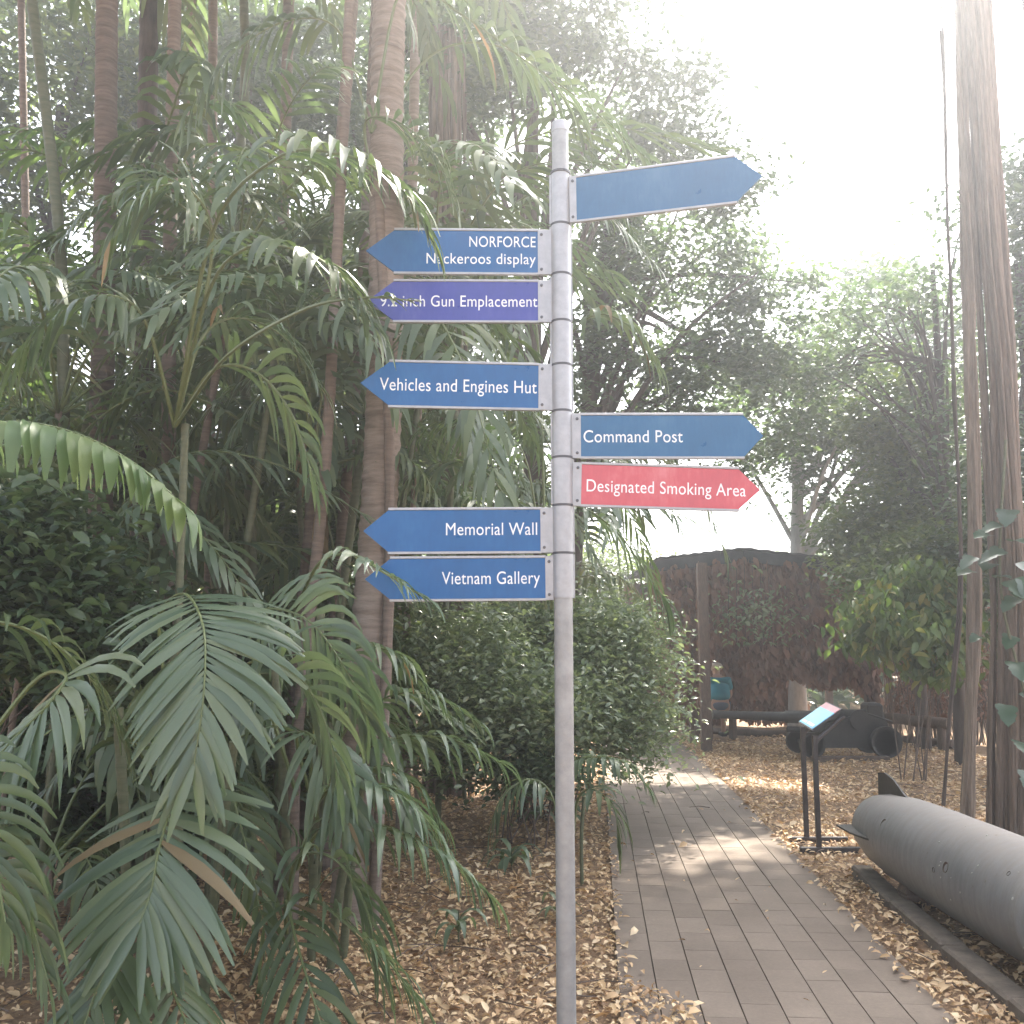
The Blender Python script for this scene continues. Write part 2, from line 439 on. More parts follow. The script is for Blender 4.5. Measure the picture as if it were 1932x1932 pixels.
def text_mesh(s, width, cap, x_anchor, right, zbase, y):
    cu = bpy.data.curves.new('lettering', 'FONT'); cu.body = s; cu.size = 1; cu.extrude = .01; cu.space_character = 1.04
    o = bpy.data.objects.new('tmp', cu); COL.objects.link(o)
    dg = bpy.context.evaluated_depsgraph_get()
    m = bpy.data.meshes.new_from_object(o.evaluated_get(dg))
    bpy.data.objects.remove(o)
    co = np.empty(len(m.vertices) * 3, np.float32); m.vertices.foreach_get('co', co); co = co.reshape(-1, 3)
    x0, x1 = co[:, 0].min(), co[:, 0].max()
    sx = width / (x1 - x0); sz = cap / .73
    X = (co[:, 0] - (x1 if right else x0)) * sx + x_anchor
    Z = co[:, 1] * sz + zbase
    Y = y - (co[:, 2] + .01) * .04
    co2 = np.stack([X, Y, Z], 1).astype(np.float32)
    m.vertices.foreach_set('co', co2.ravel()); m.update(); m.materials.clear(); m.materials.append(M_white)
    return m

PXM = D / FPX
def arrow_sign(side, yt, yb, xi, tip, sh, yaw, roll, mat, lines, label):
    z0, z1 = zpx(yb), zpx(yt); h = z1 - z0; zc = (z0 + z1) / 2
    X = lambda p: abs(p - 1062) * PXM * 1.0
    a, t, s_ = X(xi), X(tip), X(sh)
    T = .009
    # blade: pointed plate
    prof = [(a - .002, -h / 2 + .008), (s_, -h / 2 + .008), (t, 0), (s_, h / 2 - .008), (a - .002, h / 2 - .008)]
    b = MB(); n = len(prof)
    v = [(side * x, -T / 2, z) for x, z in prof] + [(side * x, T / 2, z) for x, z in prof]
    f = [tuple(range(n)) if side > 0 else tuple(reversed(range(n))), tuple(reversed(range(n, 2 * n))) if side > 0 else tuple(range(n, 2 * n))]
    for i in range(n):
        j = (i + 1) % n
        f.append((i, n + i, n + j, j) if side > 0 else (j, n + j, n + i, i))
    b.add(v, f)
    o = b.build('arrow_sign', mat, post); o.location = (0, 0, zc)
    o.rotation_euler = (0, R(roll), R(yaw)); o['label'] = label
    for zz in (1, -1):
        b = MB(); b.box((side * (a + s_ - .004) / 2, 0, zz * (h / 2 - .0035)), (s_ - a + .004, .014, .008), bev=.001)
        b.build('rail', M_alu, o)
    b = MB(); b.box((side * (a - .002 + .031) / 2, 0, 0), (a - .002 - .031, .0125, h - .003), bev=.001)
    b.build('bracket', M_alu, o)
    for zz in (1, -1):
        b = MB(); xx = side * (a - .014)
        b.lathe([(0, .0052), (.003, .0046), (.0035, .002)], (0, -1, 0), (xx, -.0062, zz * (h / 2 - .019)), 12)
        b.build('screw', M_screw, o)
    for (s, xl, xr, capc, yc) in lines:
        right = side < 0
        w = (xr - xl) * PXM
        anchor = ((xr if right else xl) - 1062) * PXM
        zb = zpx(yc) - zc
        m = text_mesh(s, w, capc * PXM, anchor, right, zb, -T / 2)
        lt = link('lettering', m, o); lt['label'] = 'white lettering ' + s
    return o
arrow_sign(1, 336, 424, 1096, 1452, 1404, -15, -.3, M_blue_glare, [], 'blank blue arrow sign swung towards the viewer')
arrow_sign(-1, 434, 520, 1015, 678, 733, 1.2, 0, M_blue, [('NORFORCE', 881, 1012, 23, 468), ('Nackeroos display', 797, 1012, 23, 500)], 'blue arrow sign with two lines reading NORFORCE Nackeroos display')
arrow_sign(-1, 529, 610, 1015, 682, 733, .6, 0, M_blue2, [('9.2 inch Gun Emplacement', 708, 1015, 24, 580)], 'violet blue arrow sign reading 9.2 inch Gun Emplacement')
arrow_sign(-1, 687, 776, 1015, 674, 728, 3.0, .5, M_blue, [('Vehicles and Engines Hut', 711, 1013, 26, 744)], 'blue arrow sign reading Vehicles and Engines Hut')
arrow_sign(1, 780, 866, 1099, 1447, 1410, -1, .2, M_blue_glare, [('Command Post', 1103, 1293, 25, 835)], 'blue arrow sign reading Command Post')
arrow_sign(1, 871, 955, 1099, 1441, 1400, 1, 1.7, M_red, [('Designated Smoking Area', 1108, 1413, 25, 926)], 'red arrow sign reading Designated Smoking Area')
arrow_sign(-1, 957, 1044, 1018, 683, 730, 0, -.3, M_blue, [('Memorial Wall', 840, 1013, 25, 1009)], 'blue arrow sign reading Memorial Wall')
arrow_sign(-1, 1048, 1133, 1027, 688, 735, 0, -.4, M_blue, [('Vietnam Gallery', 833, 1018, 25, 1101)], 'blue arrow sign reading Vietnam Gallery')

# ------------------------------------------------------------------ information stand
A, B_ = G(1520, 1590), G(1543, 1610)
stand = thing('information_stand', 'low black steel lectern stand with tilted cyan panel, beside the path', 'information stand', ((A + B_) / 2))
o0 = (A + B_) / 2
pA, pB = A - o0, B_ - o0
zA, zB = W(1537, 1364, A.y).z, W(1558, 1378, B_.y).z
dx = Vector((.21, .06, .125))
for p, zt in ((pA, zA), (pB, zB)):
    top = p + Vector((.02, 0, zt - .03))
    b = MB(); b.box((p + top) / 2 + Vector((0, 0, .01)), (.034, .034, (top - p).length - .03), bev=.003); b.build('post', M_black, stand)
    b = MB(); b.tube([top + Vector((0, 0, -.06)), top + Vector((.012, 0, -.035)), top + Vector((.05, .015, -.01)), top + dx * 1.15 + Vector((0, 0, -.012))], .016, 8); b.build('arm', M_black, stand, True)
    b = MB(); b.box(p + Vector((.10, 0, .025)), (.46, .045, .04), bev=.004); b.build('foot', M_black, stand)
ptop = [pA + Vector((.0, .0, zA)), pB + Vector((.0, 0, zB))]
q0, q1 = ptop[1] + Vector((-.0, -.01, 0)), ptop[0] + Vector((-.0, .01, 0))
e1 = (q1 - q0); e2 = dx * 1.12; nn = e2.cross(e1).normalized()
if nn.z < 0: nn = -nn
def slab(u0, u1, v0, v1, h0, h1):
    P = lambda u, v, h: q0 + e1 * u + e2 * v + nn * h
    v = [P(u, w, h) for h in (h0, h1) for u, w in ((u0, v0), (u0, v1), (u1, v1), (u1, v0))]
    f = [(3, 2, 1, 0), (4, 5, 6, 7), (0, 1, 5, 4), (1, 2, 6, 5), (2, 3, 7, 6), (3, 0, 4, 7)]
    b = MB(); b.add(v, f); return b
panel = slab(-.04, 1.04, -.04, 1.06, 0, .012).build('panel_backing', M_black, stand)
slab(-.01, 1.01, 0, .80, .013, .016).build('print', M_cyan, panel)
slab(-.01, 1.01, .80, 1.02, .013, .016).build('header', M_red, panel)
slab(.08, .55, .06, .16, .017, .018).build('picture', M_white, panel)
slab(.62, .92, .06, .14, .017, .018).build('picture', M_white, panel)

# ------------------------------------------------------------------ torpedo on its sleeper
TX, TZ = 2.42, .33
tor = thing('torpedo', 'long grey weathered torpedo with dented body and tail fins lying along the path', 'torpedo', (TX, 3.6, 0), rz=R(-1.0))
tail = 3.2
prof = [(tail - .05, .10), (tail - .05, .17), (tail, .18), (tail - .01, .205), (tail - .2, .236), (tail - .5, .256), (tail - .95, .265), (tail - 1.4, .2665), (tail - 2.35, .2665), (tail - 2.352, .268), (tail - 2.40, .268), (tail - 2.402, .2665), (tail - 4.4, .2665), (tail - 4.9, .24), (tail - 5.15, .16), (tail - 5.22, .06), (tail - 5.23, .0002)]
prof2 = []
for (h0, r0), (h1, r1) in zip(prof[:-1], prof[1:]):
    k = max(1, int(abs(h1 - h0) / .06))
    for i in range(k): prof2.append((h0 + (h1 - h0) * i / k, r0 + (r1 - r0) * i / k))
prof2.append(prof[-1])
b = MB(); b.lathe(prof2, (0, 1, 0), (0, 0, TZ), 64)
# dents
dents = [(-.19, tail - .62, .14, .05, .014), (-.22, tail - 1.6, .10, .05, .016), (.0, tail - 1.2, .26, .12, .008)]
V = []
for p in b.v:
    q = Vector(p); c = Vector((0, q.y, TZ)); rv = q - c
    for dx_, dy_, dz_, rad_, dep in dents:
        dd = (q - Vector((dx_, dy_, TZ + dz_))).length
        if dd < rad_ * 2: rv = rv * (1 - dep / .2665 * math.exp(-(dd / rad_) ** 2 * 2))
    V.append(tuple(c + rv))
b.v = V
b.build('body', M_steelgrey, tor, True)
b = MB(); b.lathe([(tail - 2.9, .2668), (tail - 2.898, .2685), (tail - 2.86, .2685), (tail - 2.858, .2668)], (0, 1, 0), (0, 0, TZ), 48); b.build('joint_ring', M_steelgrey, tor, True)
for ang in (90, 180, 270, 0):
    a = R(ang); ra = Vector((math.cos(a), 0, math.sin(a))); th = Vector((-math.sin(a), 0, math.cos(a))) * .006
    pts = [(tail - .62, .22), (tail - .42, .27), (tail - .26, .335), (tail - .1, .36), (tail + .02, .345), (tail + .03, .20), (tail - .01, .17)]
    if ang != 90: pts = [(h, min(r, .30)) for h, r in pts]
    n = len(pts); v = [Vector((0, h, TZ)) + ra * r + th * s for s in (-1, 1) for h, r in pts]
    b = MB(); b.add(v, [tuple(range(n)), tuple(reversed(range(n, 2 * n)))] + [(i, n + i, n + (i + 1) % n, (i + 1) % n) for i in range(n)])
    b.build('fin', M_gun, tor)
for i, (ang, y, s) in enumerate([(163, tail - .42, .018), (150, tail - .66, .03), (163, tail - 1.63, .028), (140, tail - 2.2, .012), (172, tail - 1.5, .014)]):
    a = R(ang); rr = .245 if y > tail - .5 else (.257 if y > tail - 1.2 else .268)
    c = Vector((math.cos(a) * rr, y, TZ + math.sin(a) * rr)); nrm = Vector((math.cos(a), 0, math.sin(a)))
    b = MB(); b.lathe([(-.01, s), (.0005, s), (-.004, s * .7), (-.012, .001)], nrm, c, 14)
    b.v = [tuple((Vector(p) - c) * 1 + c) for p in b.v]
    b.build('bolt_hole', M_rust, tor, True)
b = MB()
for i in range(40):
    a = R(random.uniform(100, 200)); y = random.uniform(.2, tail - .4); rr = .2678 if y < tail - 1.4 else (.262 if y < tail - .95 else .25)
    c = Vector((math.cos(a) * rr, y, TZ + math.sin(a) * rr)); s = random.uniform(.003, .009)
    b.lathe([(-.003, s), (.0005, s * .8)], Vector((math.cos(a), 0, math.sin(a))), c, 5)
o = b.build('paint_fleck', M_dust, tor); o['kind'] = 'stuff'
for yy in (tail - 3.4,):
    b = MB(); rr = .2672 if yy < tail - 1.2 else .2638
    b.lathe([(yy, rr - .004), (yy + .001, rr + .0015), (yy + .009, rr + .0015), (yy + .010, rr - .004)], (0, 1, 0), (0, 0, TZ), 48); b.build('weld_seam', M_steelgrey, tor, True)

sl = thing('concrete_kerb', 'low weathered concrete kerb half buried in litter alongside the torpedo', 'kerb', (0, 0, 0))
kp = [G(1625, 1650), G(1700, 1722), G(1800, 1808), G(1932, 1915), G(2150, 2100)]
for i in range(4):
    p, q = kp[i], kp[i + 1]
    d = q - p; mid = (p + q) / 2
    b = MB(); b.box((mid.x, mid.y, .02 + .008 * (i % 2)), (d.length - .012, .13, .09), rot=Matrix.Rotation(math.atan2(d.y, d.x), 3, 'Z'), bev=.012)
    b.build('kerb_stone', M_conc, sl)
for i, (yy) in enumerate((6.0, 3.4)):
    t = thing('timber_chock', ['timber chock under the tail end of the torpedo', 'timber chock under the middle of the torpedo'][i], 'chock', (TX, yy, 0), 'chocks under the torpedo')
    b = MB(); b.box((.06, 0, .04), (.40, .14, .10), bev=.01); b.build('beam', M_timber, t)
    for sx in (-1, 1):
        b = MB(); b.box((.06 + sx * .15, 0, .10), (.10, .12, .07), rot=Matrix.Rotation(sx * -.5, 3, 'Y'), bev=.008); b.build('wedge', M_timber, t)

# ------------------------------------------------------------------ fronds
def catmull(P, n):
    P = [Vector(p) for p in P]; P = [P[0] * 2 - P[1]] + P + [P[-1] * 2 - P[-2]]
    out = []; m = len(P) - 3
    for i in range(n + 1):
        u = i / n * m; k = min(int(u), m - 1); t = u - k
        a, b, c, d = P[k:k + 4]
        out.append(.5 * ((2 * b) + (c - a) * t + (2 * a - 5 * b + 4 * c - d) * t * t + (3 * b - a - 3 * c + d) * t ** 3))
    return out
Z3 = Vector((0, 0, 1))
def leaflet_geo(p, d, U, L, w, droop, K=5, mid=True, blunt=.12, rnd=random):
    d = d.normalized(); st = L / K; pts = [Vector(p)]; dirs = [d]
    dd = Vector(d)
    for i in range(K):
        dd = (dd + Vector((0, 0, -1)) * droop * (i + .5) / K * (1.6 / K) * 2.2).normalized()
        pts.append(pts[-1] + dd * st); dirs.append(dd)
    wp = [.28, .85, 1.0, .88, .6, blunt] if K == 5 else ([.35, 1, .8, blunt] if K == 3 else [.3, .95, .95, .65, blunt])
    v, f = [], []
    for i, (q, t) in enumerate(zip(pts, dirs)):
        s = t.cross(U)
        s = s.normalized() if s.length > 1e-4 else Vector((1, 0, 0))
        nrm = s.cross(t); ww = w * wp[i] / 2
        if mid: v += [q + s * ww + nrm * ww * .25, q, q - s * ww + nrm * ww * .25]
        else: v += [q + s * ww, q - s * ww]
    c = 3 if mid else 2
    for i in range(K):
        for j in range(c - 1):
            a = i * c + j; f.append((a, a + 1, a + c + 1, a + c))
    return v, f
def frond_parts(P, t0, npairs, L, w, side=None, ang=(62, 28), droop=.5, lift=.15, K=5, mid=True, jit=.12, r0=.010, rend=.002, rnd=random, prof=None, nseg=26):
    C = catmull(P, nseg)
    rad = [r0 + (rend - r0) * (i / nseg) for i in range(nseg + 1)]
    rm = MB(); rm.tube(C, rad, 5)
    hd = Vector((C[-1].x - C[0].x, C[-1].y - C[0].y, 0))
    hs = Vector(side).normalized() if side is not None else (hd.normalized().cross(Z3) if hd.length > .05 else Vector((1, 0, 0)))
    out = []
    for k in range(npairs):
        t = t0 + (1 - t0) * (k + .5) / npairs
        u = t * nseg; i = min(int(u), nseg - 1); p = C[i].lerp(C[i + 1], u - i)
        T = (C[min(i + 2, nseg)] - C[max(i - 1, 0)]).normalized()
        Sd = (hs - T * hs.dot(T)).normalized(); U = Sd.cross(T)
        q = (k + .5) / npairs
        pr = prof(q) if prof else (.55 + .45 * math.sin(math.pi * min(1, q * 1.05 + .12)) if q < .85 else .62)
        an = ang[0] + (ang[1] - ang[0]) * q
        for sg in (-1, 1):
            if rnd.random() < .05: continue
            a = R(an + rnd.uniform(-8, 8))
            pp = p + T * rnd.uniform(-.4, .4) * (C[0] - C[-1]).length / npairs * .3
            d = T * math.cos(a) + Sd * sg * math.sin(a) + U * (lift + rnd.uniform(-jit, jit))
            UU = (U + Sd * rnd.uniform(-.25, .25) + T * rnd.uniform(-.1, .1)).normalized()
            out.append(leaflet_geo(pp, d, UU, L * pr * rnd.uniform(.9, 1.08), w * rnd.uniform(.85, 1.12), droop * rnd.uniform(.8, 1.25), K, mid, rnd.uniform(.06, .35)))
    return rm, out
def frond_mesh(name, mat, *a, **k):
    rm, ls = frond_parts(*a, **k)
    nb = len(rm.f)
    for v, f in ls: rm.add(v, f)
    m = rm.mesh(name); m.materials.append(M_rachis); m.materials.append(mat)
    mi = np.ones(len(m.polygons), np.int32); mi[:nb] = 0
    m.polygons.foreach_set('material_index', mi); m.shade_smooth()
    return m
def hero(palm, P, t0, n, L, w, mat=M_palm, pieces=True, **k):
    o0 = palm.location
    P = [Vector(p) - o0 for p in P]
    if not pieces:
        return link('frond', frond_mesh('frond', mat, P, t0, n, L, w, **k), palm)
    rm, ls = frond_parts(P, t0, n, L, w, **k)
    fr = rm.build('frond', M_rachis, palm, True)
    for v, f in ls:
        m = bpy.data.meshes.new('leaflet'); m.from_pydata([tuple(q) for q in v], [], f); m.materials.append(M_dead if random.random() < .012 else mat); m.shade_smooth()
        link('leaflet', m, fr)
    return fr
PW = lambda pts: [W(*p) for p in pts]

def cane(palm, pts, r, mat=M_stem, name='stem', n=9, rings=None):
    C = catmull([Vector(p) for p in pts], 40)
    rr = [r * (1.15 if i == 0 else 1) * (1 + (.10 if i % 4 == 0 else 0)) for i in range(41)]
    b = MB(); b.tube(C, rr, n); return b.build(name, mat, palm, True)

# near palms with fronds built leaflet by leaflet
pa = thing('clumping_palm', 'clumping palm in front at the lower left with broad green arching fronds over the litter', 'palm', W(300, 1700, 4.2) * Vector((1, 1, 0)) if False else Vector((-1.45, 4.3, 0)), 'clumping palms under the trees')
for k_, (ox, oy, h) in enumerate([(0, 0, 1.5), (.14, .1, 1.1), (-.15, .05, 1.25), (.05, -.12, .8)]):
    cane(pa, [(ox, oy, -.05), (ox * 1.3, oy, h * .5), (ox * 1.7 , oy - .02, h)], .022)
hero(pa, PW([(330, 1400, 4.3), (300, 1180, 4.2), (345, 1120, 3.9), (383, 1180, 3.6), (385, 1300, 3.45), (366, 1445, 3.4)]), .42, 31, .42, .038, side=(1, 0, 0), ang=(80, 22), droop=.30, lift=.05, r0=.009)
hero(pa, PW([(335, 1480, 4.2), (352, 1400, 3.9), (330, 1490, 3.6), (300, 1600, 3.45), (285, 1680, 3.4), (262, 1745, 3.35)]), .38, 24, .45, .040, side=(.95, 0, .2), ang=(78, 20), droop=.25, lift=.05, r0=.009)
hero(pa, PW([(300, 1700, 4.2), (300, 1600, 4.0), (250, 1760, 3.7), (190, 1850, 3.5), (150, 1960, 3.4)]), .35, 16, .36, .034, side=(.9, .2, .3), ang=(70, 22), droop=.4, mat=M_palm_dk)
hero(pa, PW([(330, 1700, 4.2), (320, 1640, 4.1), (300, 1780, 3.8), (330, 1880, 3.6), (380, 1990, 3.5)]), .3, 15, .34, .034, side=(.9, .2, -.3), ang=(70, 25), droop=.4, mat=M_palm_dk)
hero(pa, PW([(360, 1500, 4.3), (420, 1300, 4.2), (520, 1240, 4.0), (600, 1330, 3.9), (640, 1470, 3.85)]), .4, 16, .36, .034, side=(.6, -.6, 0), ang=(66, 24), droop=.6, mat=M_palm)

pb_ = thing('clumping_palm', 'clumping palm whose pale fresh frond arches in from the left border above the others', 'palm', Vector((-2.0, 3.5, 0)), 'clumping palms under the trees')
cane(pb_, [(0, 0, -.05), (-.05, 0, 1.0), (-.1, 0, 1.9)], .024); cane(pb_, [(.1, .1, -.05), (.1, .1, .6), (.12, .1, 1.2)], .02)
hero(pb_, PW([(-300, 1100, 3.3), (-180, 850, 3.2), (-20, 800, 3.05), (110, 808, 2.98), (240, 865, 2.92), (360, 965, 2.88)]), .30, 21, .24, .050, mat=M_palm_lt, side=(0, -1, 0), ang=(72, 30), droop=1.9, lift=-.1, r0=.008)
hero(pb_, PW([(-100, 1500, 3.6), (60, 1290, 3.6), (125, 1275, 3.5), (90, 1330, 3.4), (20, 1400, 3.35), (-60, 1500, 3.3)]), .38, 17, .42, .040, side=(.8, -.3, .4), ang=(75, 22), droop=.75, lift=.0)
hero(pb_, PW([(-100, 1300, 3.6), (-40, 1180, 3.7), (80, 1200, 3.7), (180, 1290, 3.7), (230, 1400, 3.7)]), .3, 16, .34, .032, side=(.3, -.8, .3), ang=(66, 24), droop=.8, mat=M_palm_dk)
hero(pb_, PW([(-140, 1700, 3.4), (-80, 1600, 3.4), (-20, 1640, 3.3), (50, 1720, 3.2), (90, 1850, 3.15)]), .25, 16, .34, .030, side=(.8, -.5, 0), ang=(60, 20), droop=.9, mat=M_palm)
hero(pb_, PW([(-240, 1500, 3.2), (-120, 1400, 3.2), (-40, 1500, 3.1), (-10, 1620, 3.05), (10, 1740, 3.0)]), .3, 14, .30, .03, side=(.9, -.3, 0), ang=(70, 20), droop=.6, mat=M_palm_dk)

pc = thing('clumping_palm', 'clumping palm with glossy fronds spreading to the right below the lowest blue sign', 'palm', Vector((-.95, 4.9, 0)), 'clumping palms under the trees')
for (ox, oy, h) in [(0, 0, 1.7), (.13, .08, 1.25), (-.12, .1, 1.4), (.1, -.1, .7)]:
    cane(pc, [(ox, oy, -.05), (ox * 1.4, oy, h * .5), (ox * 2, oy, h)], .021)
hero(pc, PW([(560, 1500, 4.8), (470, 1200, 4.6), (500, 1150, 4.4), (580, 1170, 4.2), (650, 1260, 4.1), (700, 1370, 4.1)]), .32, 26, .38, .034, side=(.7, -.5, .3), ang=(72, 22), droop=.7, lift=.05)
hero(pc, PW([(600, 1550, 4.8), (560, 1400, 4.6), (590, 1390, 4.4), (630, 1470, 4.2), (660, 1560, 4.1)]), .3, 15, .36, .034, side=(.9, -.3, 0), ang=(62, 18), droop=.6)
hero(pc, PW([(560, 1620, 4.6), (620, 1560, 4.4), (720, 1560, 4.2), (830, 1610, 4.0), (925, 1690, 3.9)]), .22, 20, .34, .034, side=(0, -.9, .2), ang=(66, 24), droop=1.3, mat=M_palm)
hero(pc, PW([(600, 1600, 5.0), (650, 1450, 4.9), (740, 1395, 4.8), (850, 1395, 4.7), (945, 1440, 4.6)]), .25, 18, .34, .032, side=(0, -.9, .3), ang=(62, 24), droop=1.2)
hero(pc, PW([(600, 1600, 5.1), (640, 1400, 5.1), (720, 1320, 5.0), (810, 1310, 4.9), (895, 1360, 4.8)]), .28, 17, .33, .030, side=(0, -.9, .3), ang=(62, 24), droop=1.1)
hero(pc, PW([(600, 1600, 4.8), (650, 1480, 4.7), (720, 1450, 4.6), (780, 1480, 4.5), (830, 1550, 4.4)]), .25, 15, .31, .030, side=(0, -.9, .3), ang=(62, 24), droop=1.1)
hero(pc, PW([(560, 1750, 4.4), (590, 1700, 4.2), (650, 1740, 4.0), (720, 1800, 3.8), (790, 1890, 3.7)]), .2, 16, .34, .033, side=(.3, -.8, .2), ang=(64, 22), droop=.8)
hero(pc, PW([(540, 1760, 4.4), (540, 1700, 4.2), (560, 1780, 4.0), (590, 1880, 3.8), (620, 1980, 3.7)]), .2, 15, .32, .03, side=(.9, -.3, 0), ang=(64, 22), droop=.7, mat=M_palm_dk)
hero(pc, PW([(500, 1650, 4.8), (450, 1480, 4.8), (440, 1500, 4.6), (470, 1620, 4.4), (500, 1760, 4.3)]), .3, 14, .32, .03, side=(.9, -.3, 0), ang=(66, 22), droop=.6, mat=M_palm_dk)

hero(pc, PW([(560, 1640, 4.6), (610, 1500, 4.4), (700, 1480, 4.25), (790, 1530, 4.15), (860, 1630, 4.1)]), .25, 18, .33, .033, side=(0, -.9, .2), ang=(64, 24), droop=1.2)
hero(pc, PW([(540, 1720, 4.5), (560, 1620, 4.3), (630, 1620, 4.1), (690, 1710, 4.0), (715, 1840, 3.95)]), .25, 17, .34, .033, side=(.5, -.8, .2), ang=(64, 24), droop=1.0)
hero(pc, PW([(580, 1560, 4.9), (600, 1330, 4.8), (660, 1230, 4.7), (740, 1230, 4.6), (810, 1300, 4.5)]), .3, 16, .32, .032, side=(0, -.9, .2), ang=(64, 24), droop=1.1)

# fronds crossing the signs
pdx = W(330, 1225, 4.6).x
pd = thing('clumping_palm', 'slender palm whose dark fronds reach over the pointed ends of the upper blue signs', 'palm', Vector((pdx, 4.6, 0)), 'clumping palms under the trees')
cane(pd, [(0, 0, -.05), (.0, .03, 1.3), (.0, .0, W(330, 800, 4.6).z)], .018)
T0 = (330, 805, 4.6)
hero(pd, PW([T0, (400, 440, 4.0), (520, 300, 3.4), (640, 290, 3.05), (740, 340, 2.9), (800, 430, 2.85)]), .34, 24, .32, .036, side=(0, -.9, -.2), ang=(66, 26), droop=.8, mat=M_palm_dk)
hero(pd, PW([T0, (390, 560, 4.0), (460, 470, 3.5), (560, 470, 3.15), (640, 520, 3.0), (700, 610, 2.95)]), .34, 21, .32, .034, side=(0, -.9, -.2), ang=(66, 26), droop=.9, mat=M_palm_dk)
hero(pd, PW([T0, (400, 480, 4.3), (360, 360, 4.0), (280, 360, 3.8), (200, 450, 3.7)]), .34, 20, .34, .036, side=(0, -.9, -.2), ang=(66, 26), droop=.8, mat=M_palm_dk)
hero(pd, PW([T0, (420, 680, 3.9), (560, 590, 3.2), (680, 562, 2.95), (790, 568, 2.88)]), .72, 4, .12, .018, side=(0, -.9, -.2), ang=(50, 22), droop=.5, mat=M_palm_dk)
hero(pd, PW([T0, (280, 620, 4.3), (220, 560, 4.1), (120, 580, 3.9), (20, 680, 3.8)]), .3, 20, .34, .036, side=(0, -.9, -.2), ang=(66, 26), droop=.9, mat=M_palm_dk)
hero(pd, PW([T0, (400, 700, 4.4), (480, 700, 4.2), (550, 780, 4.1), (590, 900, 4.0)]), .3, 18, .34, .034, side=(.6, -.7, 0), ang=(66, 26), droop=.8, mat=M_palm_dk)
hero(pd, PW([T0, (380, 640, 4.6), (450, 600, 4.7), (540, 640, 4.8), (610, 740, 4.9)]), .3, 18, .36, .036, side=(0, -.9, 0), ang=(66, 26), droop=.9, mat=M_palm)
hero(pc, PW([(530, 1230, 4.8), (590, 1080, 4.2), (650, 1045, 3.5), (720, 1078, 2.97), (800, 1128, 2.9)]), .45, 14, .20, .022, side=(0, -.9, 0), ang=(50, 20), droop=.8, mat=M_palm)

pe = thing('clumping_palm', 'palm behind the pole with long pale leaflets hanging right of the Vietnam Gallery sign', 'palm', Vector((W(1063, 1225, 6.4).x, 6.4, 0)), 'clumping palms under the trees')
cane(pe, [(0, 0, -.05), (.0, .0, 1.2), (.02, 0, 2.4)], .03)
hero(pe, PW([(1040, 1150, 6.4), (1050, 980, 6.2), (1100, 960, 6.0), (1170, 1010, 5.8), (1230, 1100, 5.7), (1245, 1120, 5.7)]), .3, 17, .46, .042, side=(0, -.9, 0), ang=(60, 20), droop=1.8)
hero(pe, PW([(1030, 1150, 6.4), (1000, 900, 6.3), (960, 820, 6.2), (890, 790, 6.1), (800, 800, 6.0)]), .25, 17, .45, .042, side=(0, -.9, 0), ang=(62, 24), droop=1.5, mat=M_palm_lt)
hero(pe, PW([(980, 1150, 6.5), (960, 960, 6.4), (900, 880, 6.2), (820, 875, 6.1), (720, 920, 6.0)]), .25, 17, .42, .040, side=(0, -.9, 0), ang=(62, 24), droop=1.4)
hero(pe, PW([(1040, 1100, 6.4), (1060, 700, 6.2), (1110, 600, 6.0), (1180, 610, 5.9), (1240, 690, 5.8)]), .38, 15, .40, .045, side=(0, -.9, 0), ang=(62, 24), droop=1.3)
hero(pe, PW([(1030, 1100, 6.4), (1010, 600, 6.3), (940, 500, 6.2), (850, 560, 6.1), (780, 660, 6.0)]), .38, 15, .40, .042, side=(0, -.9, 0), ang=(62, 24), droop=1.3, mat=M_palm_dk)
pf = thing('clumping_palm', 'low palm behind the bare lower pole, fronds drooping over the path edge', 'palm', Vector((.35, 6.5, 0)) + Vector((.1, .1, 0)), 'clumping palms under the trees')
cane(pf, [(0, 0, -.05), (.0, .0, .3), (.02, 0, .55)], .012)
hero(pf, PW([(1075, 1560, 6.5), (1070, 1450, 6.4), (1120, 1430, 6.2), (1180, 1440, 6.0), (1225, 1490, 5.9)]), .3, 14, .24, .036, side=(0, -.9, 0), ang=(60, 20), droop=1.3)
hero(pf, PW([(1080, 1600, 6.5), (1090, 1510, 6.3), (1120, 1490, 6.1), (1160, 1530, 5.9), (1165, 1600, 5.85)]), .4, 10, .26, .036, side=(0, -.9, 0), ang=(50, 20), droop=1.0, mat=M_palm_dk)
hero(pf, PW([(1060, 1600, 6.5), (1040, 1500, 6.5), (1000, 1470, 6.4), (950, 1500, 6.3), (920, 1570, 6.2)]), .3, 12, .32, .032, side=(0, -.9, 0), ang=(60, 20), droop=1.2)
pg = thing('clumping_palm', 'tall palm whose thin silvery frond arches across the top above the pole cap', 'palm', Vector((-.75, 5.6, 0)), 'clumping palms under the trees')
cane(pg, [(0, 0, -.05), (.05, 0, 2.2), (-.05, 0, 4.2)], .03, M_palmbark)
hero(pg, PW([(700, 250, 5.6), (760, -30, 5.4), (860, 20, 5.2), (1000, 120, 5.0), (1110, 200, 4.9), (1220, 300, 4.8)]), .32, 19, .42, .04, side=(0, -.9, .1), ang=(60, 22), droop=1.1)
hero(pg, PW([(700, 330, 5.6), (690, 230, 5.5), (750, 230, 5.3), (820, 290, 5.2), (860, 390, 5.1)]), .3, 14, .40, .036, side=(0, -.9, .1), ang=(60, 22), droop=1.1)
hero(pg, PW([(700, 250, 5.6), (640, 60, 5.6), (540, 40, 5.5), (430, 110, 5.4), (340, 230, 5.3)]), .3, 18, .40, .04, side=(0, -.9, .1), ang=(60, 22), droop=1.1, mat=M_palm_dk)
